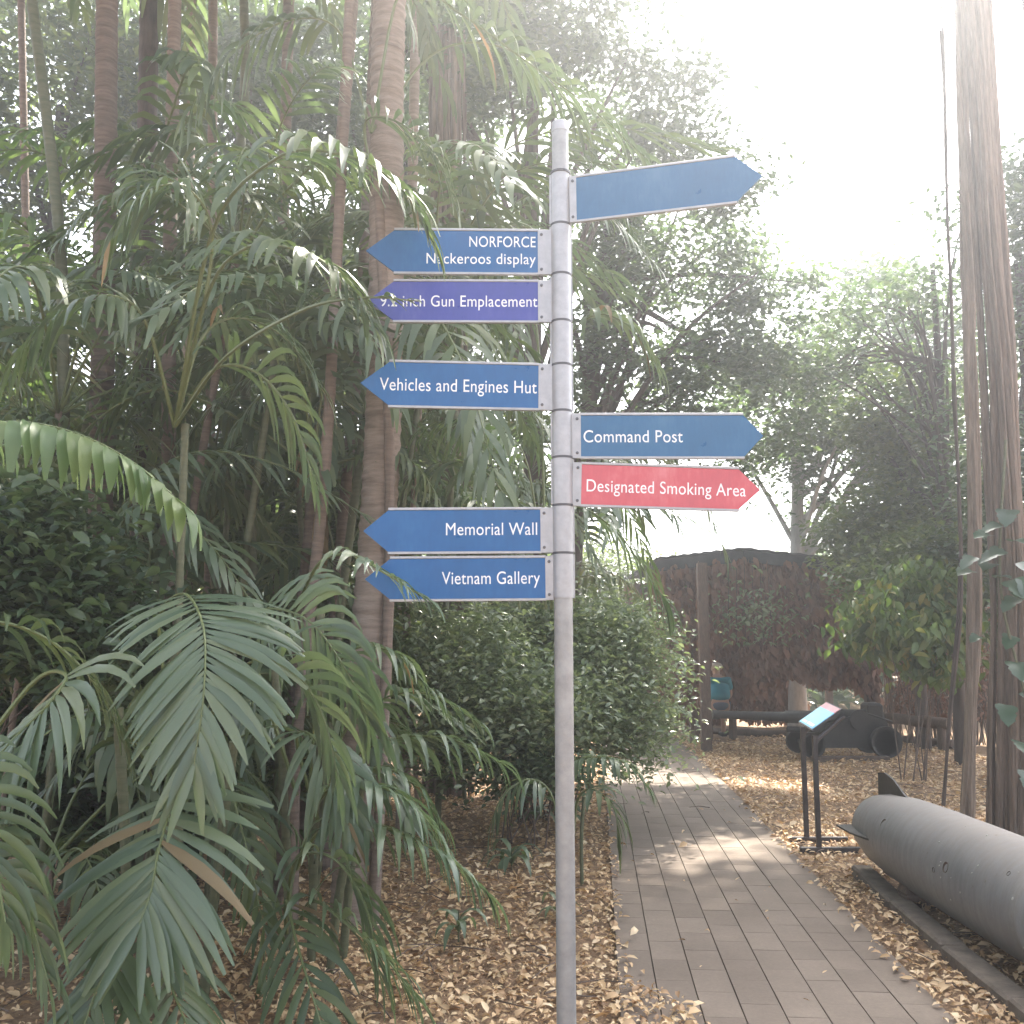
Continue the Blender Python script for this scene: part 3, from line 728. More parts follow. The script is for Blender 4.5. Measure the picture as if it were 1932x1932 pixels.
hero(pg, PW([(700, 250, 5.6), (820, 100, 5.8), (950, 90, 5.9), (1060, 180, 6.0), (1120, 300, 6.1)]), .3, 16, .42, .04, side=(0, -.9, .1), ang=(60, 22), droop=1.1, mat=M_palm_dk)

# shared fronds for the palms behind
def arch(L, rise, fall):
    return [Vector((0, 0, 0)), Vector((L * .22, 0, rise * .6)), Vector((L * .5, 0, rise)), Vector((L * .78, 0, rise - fall * .35)), Vector((L, 0, rise - fall))]
VAR = []
for i, (L, rise, fall, ll) in enumerate([(1.5, .55, .5, .42), (1.7, .35, .8, .45), (1.3, .7, .45, .38), (1.9, .6, 1.0, .5), (1.2, .2, .8, .36)]):
    for mt in (M_palm, M_palm_dk, M_palm_lt):
        VAR.append(frond_mesh('frond', mt, arch(L, rise, fall), .25, 21, ll, .042, droop=.9 + .25 * (i % 3), ang=(66, 24), K=4, mid=False, r0=.012))
def crown_fronds(palm, loc, n, sc=1.0, mats=(0, 1), up=.0, arc=None):
    for k in range(n):
        v = VAR[random.randrange(5) * 3 + random.choice(mats)]
        o = link('frond', v, palm, loc)
        az = (2 * math.pi * k / n + random.uniform(-.35, .35)) if arc is None else random.uniform(*arc)
        o.rotation_euler = (random.uniform(-.25, .25), random.uniform(-.55, .35) - up, az)
        s = sc * random.uniform(.8, 1.15); o.scale = (s, s, s)
def clump(x, y, stems, label, mats=(0, 1), sc=1.0, up=.1):
    t = thing('clumping_palm', label, 'palm', (x, y, 0), 'clumping palms under the trees')
    for (dx_, dy_, h, nf) in stems:
        lean = random.uniform(-.12, .12) * h
        cane(t, [(dx_, dy_, -.1), (dx_ + lean * .4, dy_, h * .5), (dx_ + lean, dy_, h)], random.uniform(.018, .028), M_stem if random.random() < .5 else M_palmbark)
        crown_fronds(t, (dx_ + lean, dy_, h - .02), nf, sc, mats, up)
    return t
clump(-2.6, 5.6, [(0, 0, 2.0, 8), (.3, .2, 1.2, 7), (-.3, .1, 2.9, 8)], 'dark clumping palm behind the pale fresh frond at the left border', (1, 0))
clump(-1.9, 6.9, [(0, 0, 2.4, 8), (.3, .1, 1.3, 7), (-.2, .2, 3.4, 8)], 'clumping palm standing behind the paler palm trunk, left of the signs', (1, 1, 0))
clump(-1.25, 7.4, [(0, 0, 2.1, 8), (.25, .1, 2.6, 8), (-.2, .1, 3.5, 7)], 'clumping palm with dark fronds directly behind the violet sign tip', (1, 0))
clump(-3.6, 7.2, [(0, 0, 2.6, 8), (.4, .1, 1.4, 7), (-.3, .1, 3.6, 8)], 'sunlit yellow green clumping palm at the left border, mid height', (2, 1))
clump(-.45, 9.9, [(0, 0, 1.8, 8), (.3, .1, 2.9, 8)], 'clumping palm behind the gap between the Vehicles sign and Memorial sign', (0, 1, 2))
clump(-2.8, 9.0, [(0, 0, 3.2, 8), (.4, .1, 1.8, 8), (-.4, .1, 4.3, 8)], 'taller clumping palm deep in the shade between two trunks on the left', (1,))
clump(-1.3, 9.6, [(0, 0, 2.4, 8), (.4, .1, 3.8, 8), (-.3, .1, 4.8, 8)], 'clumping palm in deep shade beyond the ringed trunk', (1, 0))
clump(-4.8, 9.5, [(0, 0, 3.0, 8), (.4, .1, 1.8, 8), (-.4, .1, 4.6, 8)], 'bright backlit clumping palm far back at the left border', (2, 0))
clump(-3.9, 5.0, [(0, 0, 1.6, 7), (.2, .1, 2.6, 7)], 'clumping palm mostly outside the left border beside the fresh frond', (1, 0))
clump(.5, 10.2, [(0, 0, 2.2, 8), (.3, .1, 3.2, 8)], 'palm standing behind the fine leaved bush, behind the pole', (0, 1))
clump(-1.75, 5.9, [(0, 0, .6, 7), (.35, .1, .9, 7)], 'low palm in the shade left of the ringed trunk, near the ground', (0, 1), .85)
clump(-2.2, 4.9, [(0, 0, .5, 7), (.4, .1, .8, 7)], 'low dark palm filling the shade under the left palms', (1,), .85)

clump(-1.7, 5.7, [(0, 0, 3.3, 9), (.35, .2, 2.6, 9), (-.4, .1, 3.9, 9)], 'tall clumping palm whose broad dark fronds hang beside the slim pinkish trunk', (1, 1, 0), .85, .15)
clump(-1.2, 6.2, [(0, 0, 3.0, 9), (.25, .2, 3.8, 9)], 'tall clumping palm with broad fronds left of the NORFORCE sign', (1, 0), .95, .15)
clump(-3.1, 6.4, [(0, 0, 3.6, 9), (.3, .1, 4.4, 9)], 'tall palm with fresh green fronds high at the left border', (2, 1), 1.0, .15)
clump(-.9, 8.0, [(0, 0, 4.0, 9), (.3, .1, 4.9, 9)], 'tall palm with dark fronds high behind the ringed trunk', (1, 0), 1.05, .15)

# ------------------------------------------------------------------ palm trunks
def trunk_tree(name, label, cat, pts_px, d, r, mat, h_above=2.5, rings=True, crown=True, group=None, mats=(1, 0), part='trunk', base=None):
    P = PW([(a, b_, d) for a, b_ in pts_px])
    b0 = P[0]; g = Vector((b0.x, b0.y, 0)) if base is None else Vector(base)
    t = thing(name, label, cat, g, group)
    pts = [Vector((b0.x, b0.y, -.15)) - g]
    pts += [p - g for p in P if p.z > .1]
    dirn = (pts[-1] - pts[-2]).normalized()
    pts.append(pts[-1] + dirn * h_above)
    L = sum((pts[i + 1] - pts[i]).length for i in range(len(pts) - 1))
    nseg = int(L / .035) if rings else 40
    C = catmull(pts, nseg)
    rad = []
    for i in range(nseg + 1):
        s = r * (1.25 - .25 * min(1, i / nseg * 6)) * (1 - .12 * i / nseg)
        if rings: s *= 1 + (.07 if i % 3 == 0 else 0) + random.uniform(-.012, .012)
        rad.append(s)
    b = MB(); b.tube(C, rad, 14, jit=0 if rings else .05); b.build(part, mat, t, True)
    if crown: crown_fronds(t, C[-1], 10, 1.25, mats, .15)
    return t, C
GP = 'palm trunks standing on the left'
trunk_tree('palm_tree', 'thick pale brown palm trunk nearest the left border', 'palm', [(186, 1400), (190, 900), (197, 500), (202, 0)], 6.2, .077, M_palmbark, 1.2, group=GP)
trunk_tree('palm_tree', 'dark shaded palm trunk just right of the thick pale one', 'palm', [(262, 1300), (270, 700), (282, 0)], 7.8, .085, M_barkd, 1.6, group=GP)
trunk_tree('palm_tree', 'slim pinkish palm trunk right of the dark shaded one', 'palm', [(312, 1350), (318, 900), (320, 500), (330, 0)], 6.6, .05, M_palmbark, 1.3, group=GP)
trunk_tree('palm_tree', 'thin grey palm stem leaning at the left border', 'palm', [(112, 1250), (120, 700), (108, 400), (60, 0)], 5.8, .036, M_stem, 1.0, group=GP)
trunk_tree('palm_tree', 'thin pale trunk ending in high fronds, fourth from the left border', 'palm', [(392, 1300), (398, 700), (402, 0)], 8.2, .044, M_palmbark, 1.6, group=GP)
trunk_tree('palm_tree', 'smooth green stemmed palm with forking crown shaft high up', 'palm', [(480, 1300), (470, 900), (450, 400), (462, 150), (460, 0)], 7.4, .04, M_stem, .6, group=GP)
trunk_tree('palm_tree', 'thin pale trunk running down to the tips of the blue signs', 'palm', [(560, 1400), (612, 900), (640, 400), (660, 0)], 5.6, .034, M_palmbark, 1.0, group=GP)
trunk_tree('palm_tree', 'thick ringed palm trunk behind the pointed ends of the left hand signs', 'palm', [(674, 1500), (698, 1200), (718, 900), (728, 600), (730, 200), (735, 0)], 5.7, .112, M_palmpale, 1.4, group=GP)
trunk_tree('palm_tree', 'slender brown palm trunk leaning left of the ringed trunk', 'palm', [(570, 1250), (592, 900), (618, 600), (650, 200), (668, -40)], 7.6, .055, M_palmbark, 1.4, group=GP)
trunk_tree('palm_tree', 'slender trunk crossing close beside the ringed palm trunk', 'palm', [(620, 1300), (650, 950), (680, 600), (700, 200), (712, -40)], 7.0, .042, M_palmbark, 1.4, group=GP)

trunk_tree('palm_tree', 'very thin palm stem between the left border and the grey leaning stem', 'palm', [(40, 1250), (52, 700), (40, 0)], 8.5, .035, M_palmbark, 1.6, group=GP)
trunk_tree('palm_tree', 'thin grey trunk between the slim pinkish one and the fourth trunk', 'palm', [(345, 1300), (352, 700), (362, 0)], 9.0, .05, M_palmpale, 1.6, group=GP)
trunk_tree('palm_tree', 'brown palm trunk halfway between the forked green palm and the signs', 'palm', [(520, 1300), (528, 700), (545, 0)], 9.2, .06, M_palmbark, 1.6, group=GP)
trunk_tree('palm_tree', 'grey trunk just right of the ringed palm trunk, behind the signs', 'palm', [(765, 1300), (772, 700), (785, 0)], 9.4, .055, M_palmpale, 1.6, group=GP)

# dead fronds hanging
df = thing('dead_frond', 'dry orange brown palm frond hanging beside the thick ringed trunk', 'dead frond', W(600, 760, 6.3))
o0 = df.location
m = frond_mesh('frond_blade', M_dead, [p - o0 for p in PW([(600, 760, 6.3), (585, 850, 6.3), (600, 960, 6.3), (610, 1080, 6.3)])], .05, 16, .28, .035, side=(1, 0, 0), ang=(35, 12), droop=1.5)
link('blade', m, df)

# ------------------------------------------------------------------ aerial root bundles
def root_bundle(name, label, cat, cx_px, d, spread, n, mat, r=(.008, .03), zt=7.5, core=None, drift=0.0, group=None, base_px=None):
    cx = W(cx_px, 900, d).x
    bx = W(base_px or cx_px, 1300, d).x
    t = thing(name, label, cat, (bx, d, 0), group)
    if core:
        P = [(0, 0, -.1), ((cx - bx) * .5, 0, 1.0), (cx - bx, 0, 2.2), (cx - bx + drift, 0, zt)]
        b = MB(); C = catmull([Vector(p) for p in P], 60)
        b.tube(C, [core * (1.25 - .3 * min(1, i / 15)) * random.uniform(.94, 1.06) for i in range(61)], 16, jit=.10); b.build('trunk', mat, t, True)
    for k in range(n):
        a = random.uniform(0, 2 * math.pi); rr = spread * math.sqrt(random.random())
        x, y = rr * math.cos(a), rr * math.sin(a) * .7
        if core and abs(x) + abs(y) < core: x *= 1.6; y = -abs(y) - core * .8
        ra = random.uniform(*r)
        pts = []
        for i in range(9):
            q = i / 8; z = -.1 + q * (zt + .1)
            xx = (cx - bx) * min(1, z / 2.2) + (drift * max(0, (z - 2.2) / (zt - 2.2)))
            pts.append(Vector((xx + x * (1 + .25 * (1 - q)) + random.uniform(-.02, .02), y + random.uniform(-.015, .015), z)))
        b = MB(); b.tube(catmull(pts, 30), [ra * random.uniform(.8, 1.2) for _ in range(31)], 7)
        b.build('aerial_root', mat, t, True)
    return t
root_bundle('fig_tree', 'pale fluted fig trunk right of the lectern stand, rising behind the torpedo', 'fig tree', 1828, 8.9, .06, 9, M_barkw, (.014, .032), 8, core=.045, drift=.22, base_px=1808)
root_bundle('fig_tree', 'thick reddish fig trunk of many fused hanging roots near the right border', 'fig tree', 1893, 8.3, .12, 24, M_bark, (.009, .028), 8, core=.035, drift=.05, base_px=1882)
root_bundle('fig_tree', 'fibrous reddish fig trunk of hanging roots behind the top left signs', 'fig tree', 845, 10.5, .18, 20, M_bark, (.012, .03), 8.5, core=.17, drift=-.05)
root_bundle('hanging_root', 'thin dark aerial root hanging left of the pale fig trunk down to the litter', 'aerial root', 1800, 9.6, .03, 2, M_barkd, (.012, .018), 8, drift=.15, base_px=1762)
root_bundle('hanging_root', 'dark aerial root strand beside the top of the thick fig trunk', 'aerial root', 1912, 8.0, .06, 4, M_bark, (.012, .03), 8, drift=-.03, base_px=1905)

# ------------------------------------------------------------------ broadleaf trees
def crown_mesh(name, blobs, nclump, per, leaf, mat, fill=.55, droop=.3, clr=.30, flat=True, gap=None):
    """clumps of leaves spread through ellipsoids, gaps between them"""
    cs = []
    vol = np.array([b[3] * b[4] * b[5] for b in blobs]); vol = vol / vol.sum()
    for b, w in zip(blobs, vol):
        n = max(1, int(nclump * w))
        u = unit(rng.normal(size=(n, 3))) * (rng.random((n, 1)) ** (1 / 3) * (1 - fill) + fill * rng.random((n, 1)) ** .35)
        cs.append(np.array(b[:3]) + u * np.array(b[3:6]))
    cs = np.concatenate(cs)
    if gap:
        g = np.sin(cs[:, 0] * 3.1 + 1.3 * np.sin(cs[:, 2] * 2.3)) * np.sin(cs[:, 2] * 3.7 + 1.1 * np.sin(cs[:, 0] * 2.9 + 1)) + .5 * np.sin(cs[:, 0] * 7.3 + cs[:, 2] * 5.1)
        cs = cs[g > gap]
    N = len(cs) * per
    ci = np.repeat(np.arange(len(cs)), per)
    off = rng.normal(size=(N, 3)) * np.array([clr, clr, clr * .6])
    c = cs[ci] + off
    az = rng.uniform(0, 2 * np.pi, N)
    d = np.stack([np.cos(az), np.sin(az), rng.normal(-droop, .45, N)], 1)
    up = np.stack([rng.normal(0, .5, N), rng.normal(0, .5, N), np.ones(N)], 1)
    L = leaf * rng.uniform(.7, 1.3, N)
    v, f = (leaf_flat if flat else leaf_field)(c, d, up, L, L * rng.uniform(.38, .55, N))
    return big_mesh(name, v, f, mat), cs
def limbs(t, base, cs, n, r, mat, zsplit):
    idx = rng.choice(len(cs), min(n, len(cs)), replace=False)
    for i in idx:
        c = Vector(cs[i].tolist()); s = Vector((base.x * .9, base.y, random.uniform(*zsplit)))
        m = s.lerp(c, .5) + Vector((random.uniform(-.2, .2), random.uniform(-.2, .2), random.uniform(.0, .4)))
        C = catmull([s, m, c], 12)
        b = MB(); b.tube(C, [r * (1 - .8 * k / 12) for k in range(13)], 6); b.build('limb', mat, t, True)
def tree(label, x, y, tr, blobs, ncl, per, leaf, mat, bark=M_barkd, ztop=None, nl=8, clr=.3, lean=0, group='trees closing in the clearing', gap=None, name='broadleaf_tree', droop=.3):
    t = thing(name, label, 'tree', (x, y, 0), group)
    top = ztop or max(b[2] for b in blobs)
    C = catmull([Vector((0, 0, -.2)), Vector((lean * .3, 0, top * .35)), Vector((lean * .7, 0, top * .7)), Vector((lean, 0, top))], 30)
    b = MB(); b.tube(C, [tr * (1.3 - .3 * min(1, i / 4)) * (1 - .6 * i / 30) for i in range(31)], 12, jit=.05); b.build('trunk', bark, t, True)
    bl = [(b_[0] - x, b_[1] - y, *b_[2:]) for b_ in blobs]
    m, cs = crown_mesh('crown', bl, ncl, per, leaf, mat, clr=clr, gap=gap, droop=droop)
    link('crown', m, t)
    limbs(t, C[18], cs, nl, tr * .35, bark, (top * .4, top * .8))
    return t
def B(px, py, d, rx_px, ry_px, rd=None):        # an ellipsoid of crown from its place in the photo
    p = W(px, py, d); k = d / FPX
    return (p.x, p.y, p.z, rx_px * k, rd or rx_px * k * .8, ry_px * k)
tree('dense dark green tree filling the view right behind the pole, above the Command Post sign', .55, 13, .16,
     [B(1160, 300, 13, 130, 170), B(1240, 560, 13, 230, 200), B(1350, 760, 13.5, 230, 160), B(1130, 760, 13, 120, 160), B(1440, 560, 13.5, 130, 120), B(1430, 880, 13.5, 110, 70)], 900, 44, .12, M_tree, nl=30, clr=.17, gap=-.18, lean=.9)
tree('tree with pale straight trunk rising behind the gun shelter', W(1490, 1000, 18.5).x, 18.5, .17,
     [B(1560, 760, 18, 240, 170), B(1610, 960, 18.5, 120, 80), B(1700, 900, 18, 150, 130), B(1640, 560, 18, 140, 80), B(1800, 660, 17, 120, 130)], 1000, 36, .16, M_tree, bark=M_barkp, ztop=7.4, nl=24, clr=.21, gap=-.1, lean=.3)
tree('thin branching tree with sparse leaves against the bright sky left of the fig trunks', W(1790, 1000, 13.5).x, 13.5, .09,
     [B(1690, 600, 13.5, 190, 90), B(1800, 470, 13, 80, 110), B(1600, 700, 14, 120, 90), B(1790, 760, 13.5, 90, 120)], 330, 22, .12, M_tree, bark=M_barkd, nl=34, clr=.2, gap=-.15)
tree('lighter green tree between the pale trunk and the fig trunks', W(1720, 1000, 15).x, 15, .10,
     [B(1700, 800, 15, 110, 150), B(1790, 900, 15, 100, 150), B(1660, 1010, 15, 110, 90), B(1740, 1070, 13, 120, 75), B(1645, 1100, 13.5, 70, 50)], 680, 38, .13, M_tree2, nl=12, clr=.2, gap=-.2)
tree('tree at the right border behind the thick fig trunk', W(1960, 1000, 12).x, 12, .14,
     [B(1930, 1000, 12, 110, 260), B(1990, 500, 12, 110, 300)], 300, 55, .13, M_tree, nl=8)
tree('tall tree hazed by the bright sky above the pole, top of the view', .25, 11.4, .15,
     [B(1080, 30, 11, 190, 130), B(900, 80, 11, 200, 200), B(1230, 190, 11.4, 130, 110), B(1330, 330, 11.6, 130, 90)], 560, 44, .11, M_tree, nl=16, clr=.18, gap=-.25)
tree('backlit tree behind the palm trunks at the left border', W(60, 1000, 13).x, 13, .14,
     [B(60, 200, 13, 260, 260), B(-60, 600, 13, 240, 260), B(120, 900, 13, 230, 200)], 460, 55, .15, M_tree2, nl=8)
tree('tree behind the middle palm trunks left of the signs', W(420, 1000, 14).x, 14, .14,
     [B(400, 150, 14, 260, 240), B(420, 560, 14, 240, 240), B(360, 1010, 14, 260, 130)], 500, 55, .15, M_tree, nl=8)
tree('tree behind the ringed palm trunk and the left hand signs', W(760, 1000, 14.5).x, 14.5, .14,
     [B(720, 150, 14.5, 260, 240), B(800, 560, 14.5, 240, 240), B(840, 950, 14.5, 240, 180)], 500, 55, .15, M_tree, nl=8)
tree('far tree seen low between the bush and the shelter', W(1180, 1000, 22).x, 22, .16,
     [B(1130, 1110, 22, 130, 110), B(1000, 1120, 23, 150, 110)], 280, 80, .13, M_tree2, nl=6, clr=.4)
tree('far tree behind the right end of the shelter', W(1700, 1000, 22).x, 22, .16,
     [B(1640, 1100, 22, 120, 80), B(1790, 1100, 22, 150, 130)], 300, 80, .13, M_tree, nl=6, clr=.4)

# distant wood closing the horizon
def wood(n, name):
    th = rng.uniform(-1.2, 1.2, n); rr = rng.uniform(26, 44, n)
    x, y = np.sin(th) * rr, np.cos(th) * rr
    hmax = np.where(x > 2, 2.1, 5.0) + np.where(x > 2, .35, 1) * (1.2 * np.sin(x * .7) + .8 * np.sin(x * 1.9 + 1)) + np.where(x > 11, 3, 0)
    z = rng.random(n) ** .8 * np.maximum(hmax, 1.5)
    az = rng.uniform(0, 2 * np.pi, n)
    d = np.stack([np.cos(az), np.sin(az), rng.normal(-.3, .5, n)], 1)
    up = np.stack([rng.normal(0, .6, n), rng.normal(0, .6, n), np.ones(n)], 1)
    L = rng.uniform(.25, .5, n)
    v, f = leaf_flat(np.stack([x, y, z], 1), d, up, L, L * .5)
    return tag(link(name, big_mesh(name, v, f, M_tree)), kind='stuff')
wood(90000, 'distant_wood')

# unseen trees added outside the view, crowns placed to shade the clearing
tree('very tall unseen tree added beyond the right border, high crown placed to shade the path', 10.5, 15.0, .35,
     [(6.2, 15.2, 15.4, 2.6, 2.6, 1.1), (8.6, 16.5, 15.6, 2.6, 2.6, 1.2), (4.2, 14.2, 15.4, 2.2, 2.0, 1.0), (7.4, 12.8, 15.2, 2.4, 1.6, .9)], 560, 60, .20, M_tree, ztop=14.6, nl=0, clr=.45, lean=-2.2)
tree('unseen tree added for shade, high crown over the signpost and palms', -4.2, 2.6, .2,
     [(-2.2, 6.9, 9.0, 2.4, 2.0, 1.0), (-.6, 5.6, 9.0, 1.8, 1.6, .8), (-4.5, 5.0, 8.4, 2.2, 2.2, 1.2)], 170, 60, .15, M_tree, ztop=8.6, nl=10, clr=.4)

# ------------------------------------------------------------------ shrubs
def shrub(label, x, y, blobs, ncl, per, leaf, mat, nst=14, r=.008, group='shrubs beside the path', name='shrub', clr=.14, droop=.2):
    t = thing(name, label, 'shrub', (x, y, 0), group)
    bl = [(b_[0] - x, b_[1] - y, *b_[2:]) for b_ in blobs]
    m, cs = crown_mesh('foliage', bl, ncl, per, leaf, mat, clr=clr, flat=False, droop=droop); link('foliage', m, t)
    for k in range(nst):
        c = Vector(cs[rng.integers(len(cs))].tolist()); s = Vector((random.uniform(-.25, .25), random.uniform(-.2, .2), -.05))
        b = MB(); b.tube(catmull([s, s.lerp(c, .5) + Vector((0, 0, .15)), c], 8), [r * (1 - .6 * i / 8) for i in range(9)], 5); b.build('stem', M_timber, t, True)
    return t
shrub('wide fine leaved bush left of the path, reaching behind the bare lower pole', .25, 8.8,
      [B(960, 1290, 8.8, 150, 120, .7), B(1120, 1290, 8.6, 140, 130, .7), B(1060, 1200, 8.8, 200, 70, .6), B(1195, 1385, 8.5, 60, 75, .4), B(830, 1240, 9.0, 110, 90, .5), B(870, 1260, 7.7, 130, 100, .5), B(830, 1380, 7.6, 110, 60, .4), B(1000, 1330, 7.8, 120, 80, .5)], 900, 54, .062, M_bush, nst=34, clr=.19)
shrub('sparse low shrub at the foot of the fine leaved bush', .1, 7.8,
      [B(1000, 1450, 7.8, 120, 50, .4), B(900, 1420, 7.8, 90, 60, .4)], 90, 30, .07, M_tree, nst=10)
shrub('drooping lime and yellow leaved shrub branch hanging left of the pale fig trunk', W(1720, 1200, 11.5).x, 11.5,
      [B(1700, 1195, 11.5, 95, 42, .5), B(1765, 1235, 11.5, 45, 40, .4), B(1632, 1150, 11.5, 40, 28, .3), B(1740, 1110, 11.8, 80, 50, .5), B(1790, 1180, 11.6, 40, 60, .4)], 105, 24, .15, M_lime, nst=9, droop=1.2, clr=.15)
shrub('dark leafy shrub at the left border under the fresh frond', -2.9, 4.6,
      [B(40, 1030, 4.6, 150, 130, .4), B(120, 1180, 4.7, 130, 120, .4)], 130, 40, .09, M_tree, nst=8)

shrub('broad leaved undergrowth filling the shade between the left palm trunks', W(330, 1200, 6.4).x, 6.4,
      [B(120, 1330, 6.6, 200, 130, .5), B(330, 1290, 6.4, 180, 160, .5), B(250, 1500, 6.2, 260, 120, .4)], 330, 45, .10, M_tree, nst=16, group='undergrowth among the palms')
shrub('olive undergrowth around the foot of the ringed palm trunk', W(640, 1200, 7.6).x, 7.6,
      [B(600, 1250, 7.6, 160, 150, .5), B(560, 1420, 7.2, 150, 80, .4)], 260, 45, .085, M_tree2, nst=16, group='undergrowth among the palms')
shrub('dark undergrowth seen between the upper palm trunks at sign height', W(420, 1000, 9).x, 9,
      [B(250, 950, 9.4, 260, 190, .5), B(560, 960, 9.2, 240, 180, .5)], 420, 45, .11, M_tree, nst=16, group='undergrowth among the palms')

# climbing vine with big leaves on the right fig trunk
vt = thing('climbing_vine', 'climber with big pale lobed leaves on the thick fig trunk at the right border', 'vine', (W(1900, 1200, 7.9).x, 7.9, 0))
vp = W(1905, 1200, 7.9)
b = MB(); b.tube(catmull([Vector((.12, 0, 0)), Vector((.1, -.05, 1)), Vector((-.05, -.05, 2)), Vector((.1, 0, 3.2))], 20), .012, 6); b.build('stem', M_stem, vt, True)
def big_leaf(parent, p, d, U, L, w, mat, name='leaf'):
    d = d.normalized(); s = d.cross(U).normalized(); nn_ = s.cross(d)
    prof = [(0, .02), (.06, .30), (.2, .5), (.38, .52), (.5, .36), (.58, .45), (.72, .32), (.78, .36), (.9, .16), (1, .0)]
    v = []
    for q, ww in prof:
        c = p + d * L * q - Z3 * L * .35 * q * q
        v += [c + s * ww * w + nn_ * ww * w * .25, c, c - s * ww * w + nn_ * ww * w * .25]
    f = []
    for i in range(len(prof) - 1):
        for j in (0, 1): f.append((i * 3 + j, i * 3 + j + 1, i * 3 + j + 4, i * 3 + j + 3))
    b = MB(); b.add(v, f); return b.build(name, mat, parent, True)
for (px_, py_, L, az) in [(1870, 1010, .26, 210), (1915, 1020, .24, 290), (1885, 1060, .28, 240), (1845, 1050, .22, 200), (1925, 1100, .26, 260), (1880, 1090, .22, 310), (1910, 1130, .24, 220), (1895, 990, .24, 180), (1920, 1200, .22, 240), (1860, 1200, .16, 210), (1930, 1280, .24, 260), (1900, 1040, .30, 200), (1850, 1075, .26, 210), (1930, 1060, .34, 300), (1905, 1095, .32, 260), (1940, 1130, .34, 280), (1920, 1250, .3, 250), (1935, 1310, .3, 300), (1900, 1330, .26, 230), (1925, 1400, .3, 250), (1945, 1460, .3, 240), (1910, 960, .28, 240), (1935, 900, .28, 260)]:
    p = W(px_, py_, 7.8) - vt.location
    L *= .72; a = R(az + random.uniform(-25, 25)); big_leaf(vt, p + Vector((0, random.uniform(-.1, .15), 0)), Vector((math.cos(a), math.sin(a) * .8, random.uniform(-.5, .25))), (Z3 + Vector((random.uniform(-.4, .4), -.5, 0))).normalized(), L, L * .85, M_vine)

# seedlings
def seedling(label, px_, py_, n, L):
    g = G(px_, py_); t = thing('palm_seedling', label, 'seedling', (g.x, g.y, 0), 'palm seedlings in the litter')
    for k in range(n):
        a = 2 * math.pi * k / n + random.uniform(-.3, .3)
        d = Vector((math.cos(a), math.sin(a), random.uniform(.7, 1.6)))
        v, f = leaflet_geo(Vector((0, 0, random.uniform(.02, .12))), d, Z3 if abs(d.normalized().z) < .95 else Vector((1, 0, 0)), L * random.uniform(.7, 1.1), L * .16, 1.6)
        m = bpy.data.meshes.new('leaf'); m.from_pydata([tuple(q) for q in v], [], f); m.materials.append(M_palm); m.shade_smooth(); link('leaf', m, t)
    b = MB(); b.tube([(0, 0, -.02), (0, 0, .14)], .004, 5); b.build('stem', M_stem, t)
seedling('grey green palm seedling in the litter left of the bare pole', 865, 1770, 9, .24)
seedling('palm seedling under the sparse shrub left of the pole', 965, 1640, 11, .30)
seedling('small palm seedling just behind the foot of the pole', 1050, 1735, 6, .20)
seedling('palm seedling at the foot of the bush in shade', 1010, 1560, 9, .30)

# ------------------------------------------------------------------ gun shelter
SD = 16.0
def at(px_, d): return W(px_, 1225, d).x
sh = thing('gun_shelter', 'low open shelter with dark gabled roof and hanging brown camouflage netting over the gun', 'shelter', (at(1430, SD), SD, 0))
ox = sh.location.x
def rel(px_, py_, d): return W(px_, py_, d) - sh.location
zl, zm, zr = W(1236, 1056, SD).z, W(1400, 1037, SD).z, W(1645, 1064, SD).z
xl, xm, xr = at(1236, SD) - ox, at(1400, SD) - ox, at(1645, SD) - ox
for nm, (xa, za, xb, zb) in {'a': (xl, zl, xm, zm), 'b': (xm, zm, xr, zr)}.items():
    b = MB(); n_ = 16
    v = []; 
    for i in range(n_ + 1):
        q = i / n_; x = xa + (xb - xa) * q; z = za + (zb - za) * q + .018 * (i % 2)
        v += [(x, -.3, z), (x, 4.5, z), (x, -.3, z - .03), (x, 4.5, z - .03)]
    f = []
    for i in range(n_):
        a = 4 * i; f += [(a, a + 4, a + 5, a + 1), (a + 2, a + 3, a + 7, a + 6), (a, a + 2, a + 6, a + 4), (a + 1, a + 5, a + 7, a + 3)]
    b.add(v, f); b.build('roof_sheet', M_roof, sh)
    L = Vector((xb - xa, 0, zb - za))
    b = MB(); b.box(((xa + xb) / 2, -.27, (za + zb) / 2 - .13), (L.length, .04, .18), rot=Matrix.Rotation(-math.atan2(zb - za, xb - xa), 3, 'Y')); b.build('fascia', M_roof, sh)
for px_, d in [(1328, 14.9), (1306, 16.2), (1672, 20), (1560, 20), (1255, 20), (1636, 15.9)]:
    x = at(px_, d) - ox
    b = MB(); b.box((x, d - SD, 1.35), (.15 if d < 15 else .13, .13, 2.9), bev=.01); b.build('post', M_timber, sh)
for dpt, n_, zlo in ((-.15, 9000, .85), (3.9, 12000, .0)):
    x = rng.uniform(xl, xr, n_); z = rng.uniform(0, 1, n_); 
    zt = np.interp(x, [xl, xm, xr], [zl, zm, zr]) - .12
    lo = zlo + .25 * np.sin(x * 2.1) + .12 * np.sin(x * 5.3) + (1.15 * np.exp(-((x - (at(1368, SD) - ox)) / .34) ** 4) if dpt < 0 else 0)
    z = lo + (zt - lo) * z
    y = np.full(n_, dpt) + rng.normal(0, .10, n_)
    a = rng.uniform(0, 2 * np.pi, n_)
    d = np.stack([np.cos(a) * .5, np.sin(a) * .5, -np.ones(n_)], 1); up = np.stack([np.sin(a), -np.cos(a), .2 * np.ones(n_)], 1)
    L = rng.uniform(.10, .22, n_)
    v, f = leaf_field(np.stack([x, y, z], 1), d, up, L, L * .5, .2, .2)
    o = link('camouflage_net', big_mesh('camouflage_net', v, f, M_brown), sh); o['kind'] = 'stuff'
n_ = 480
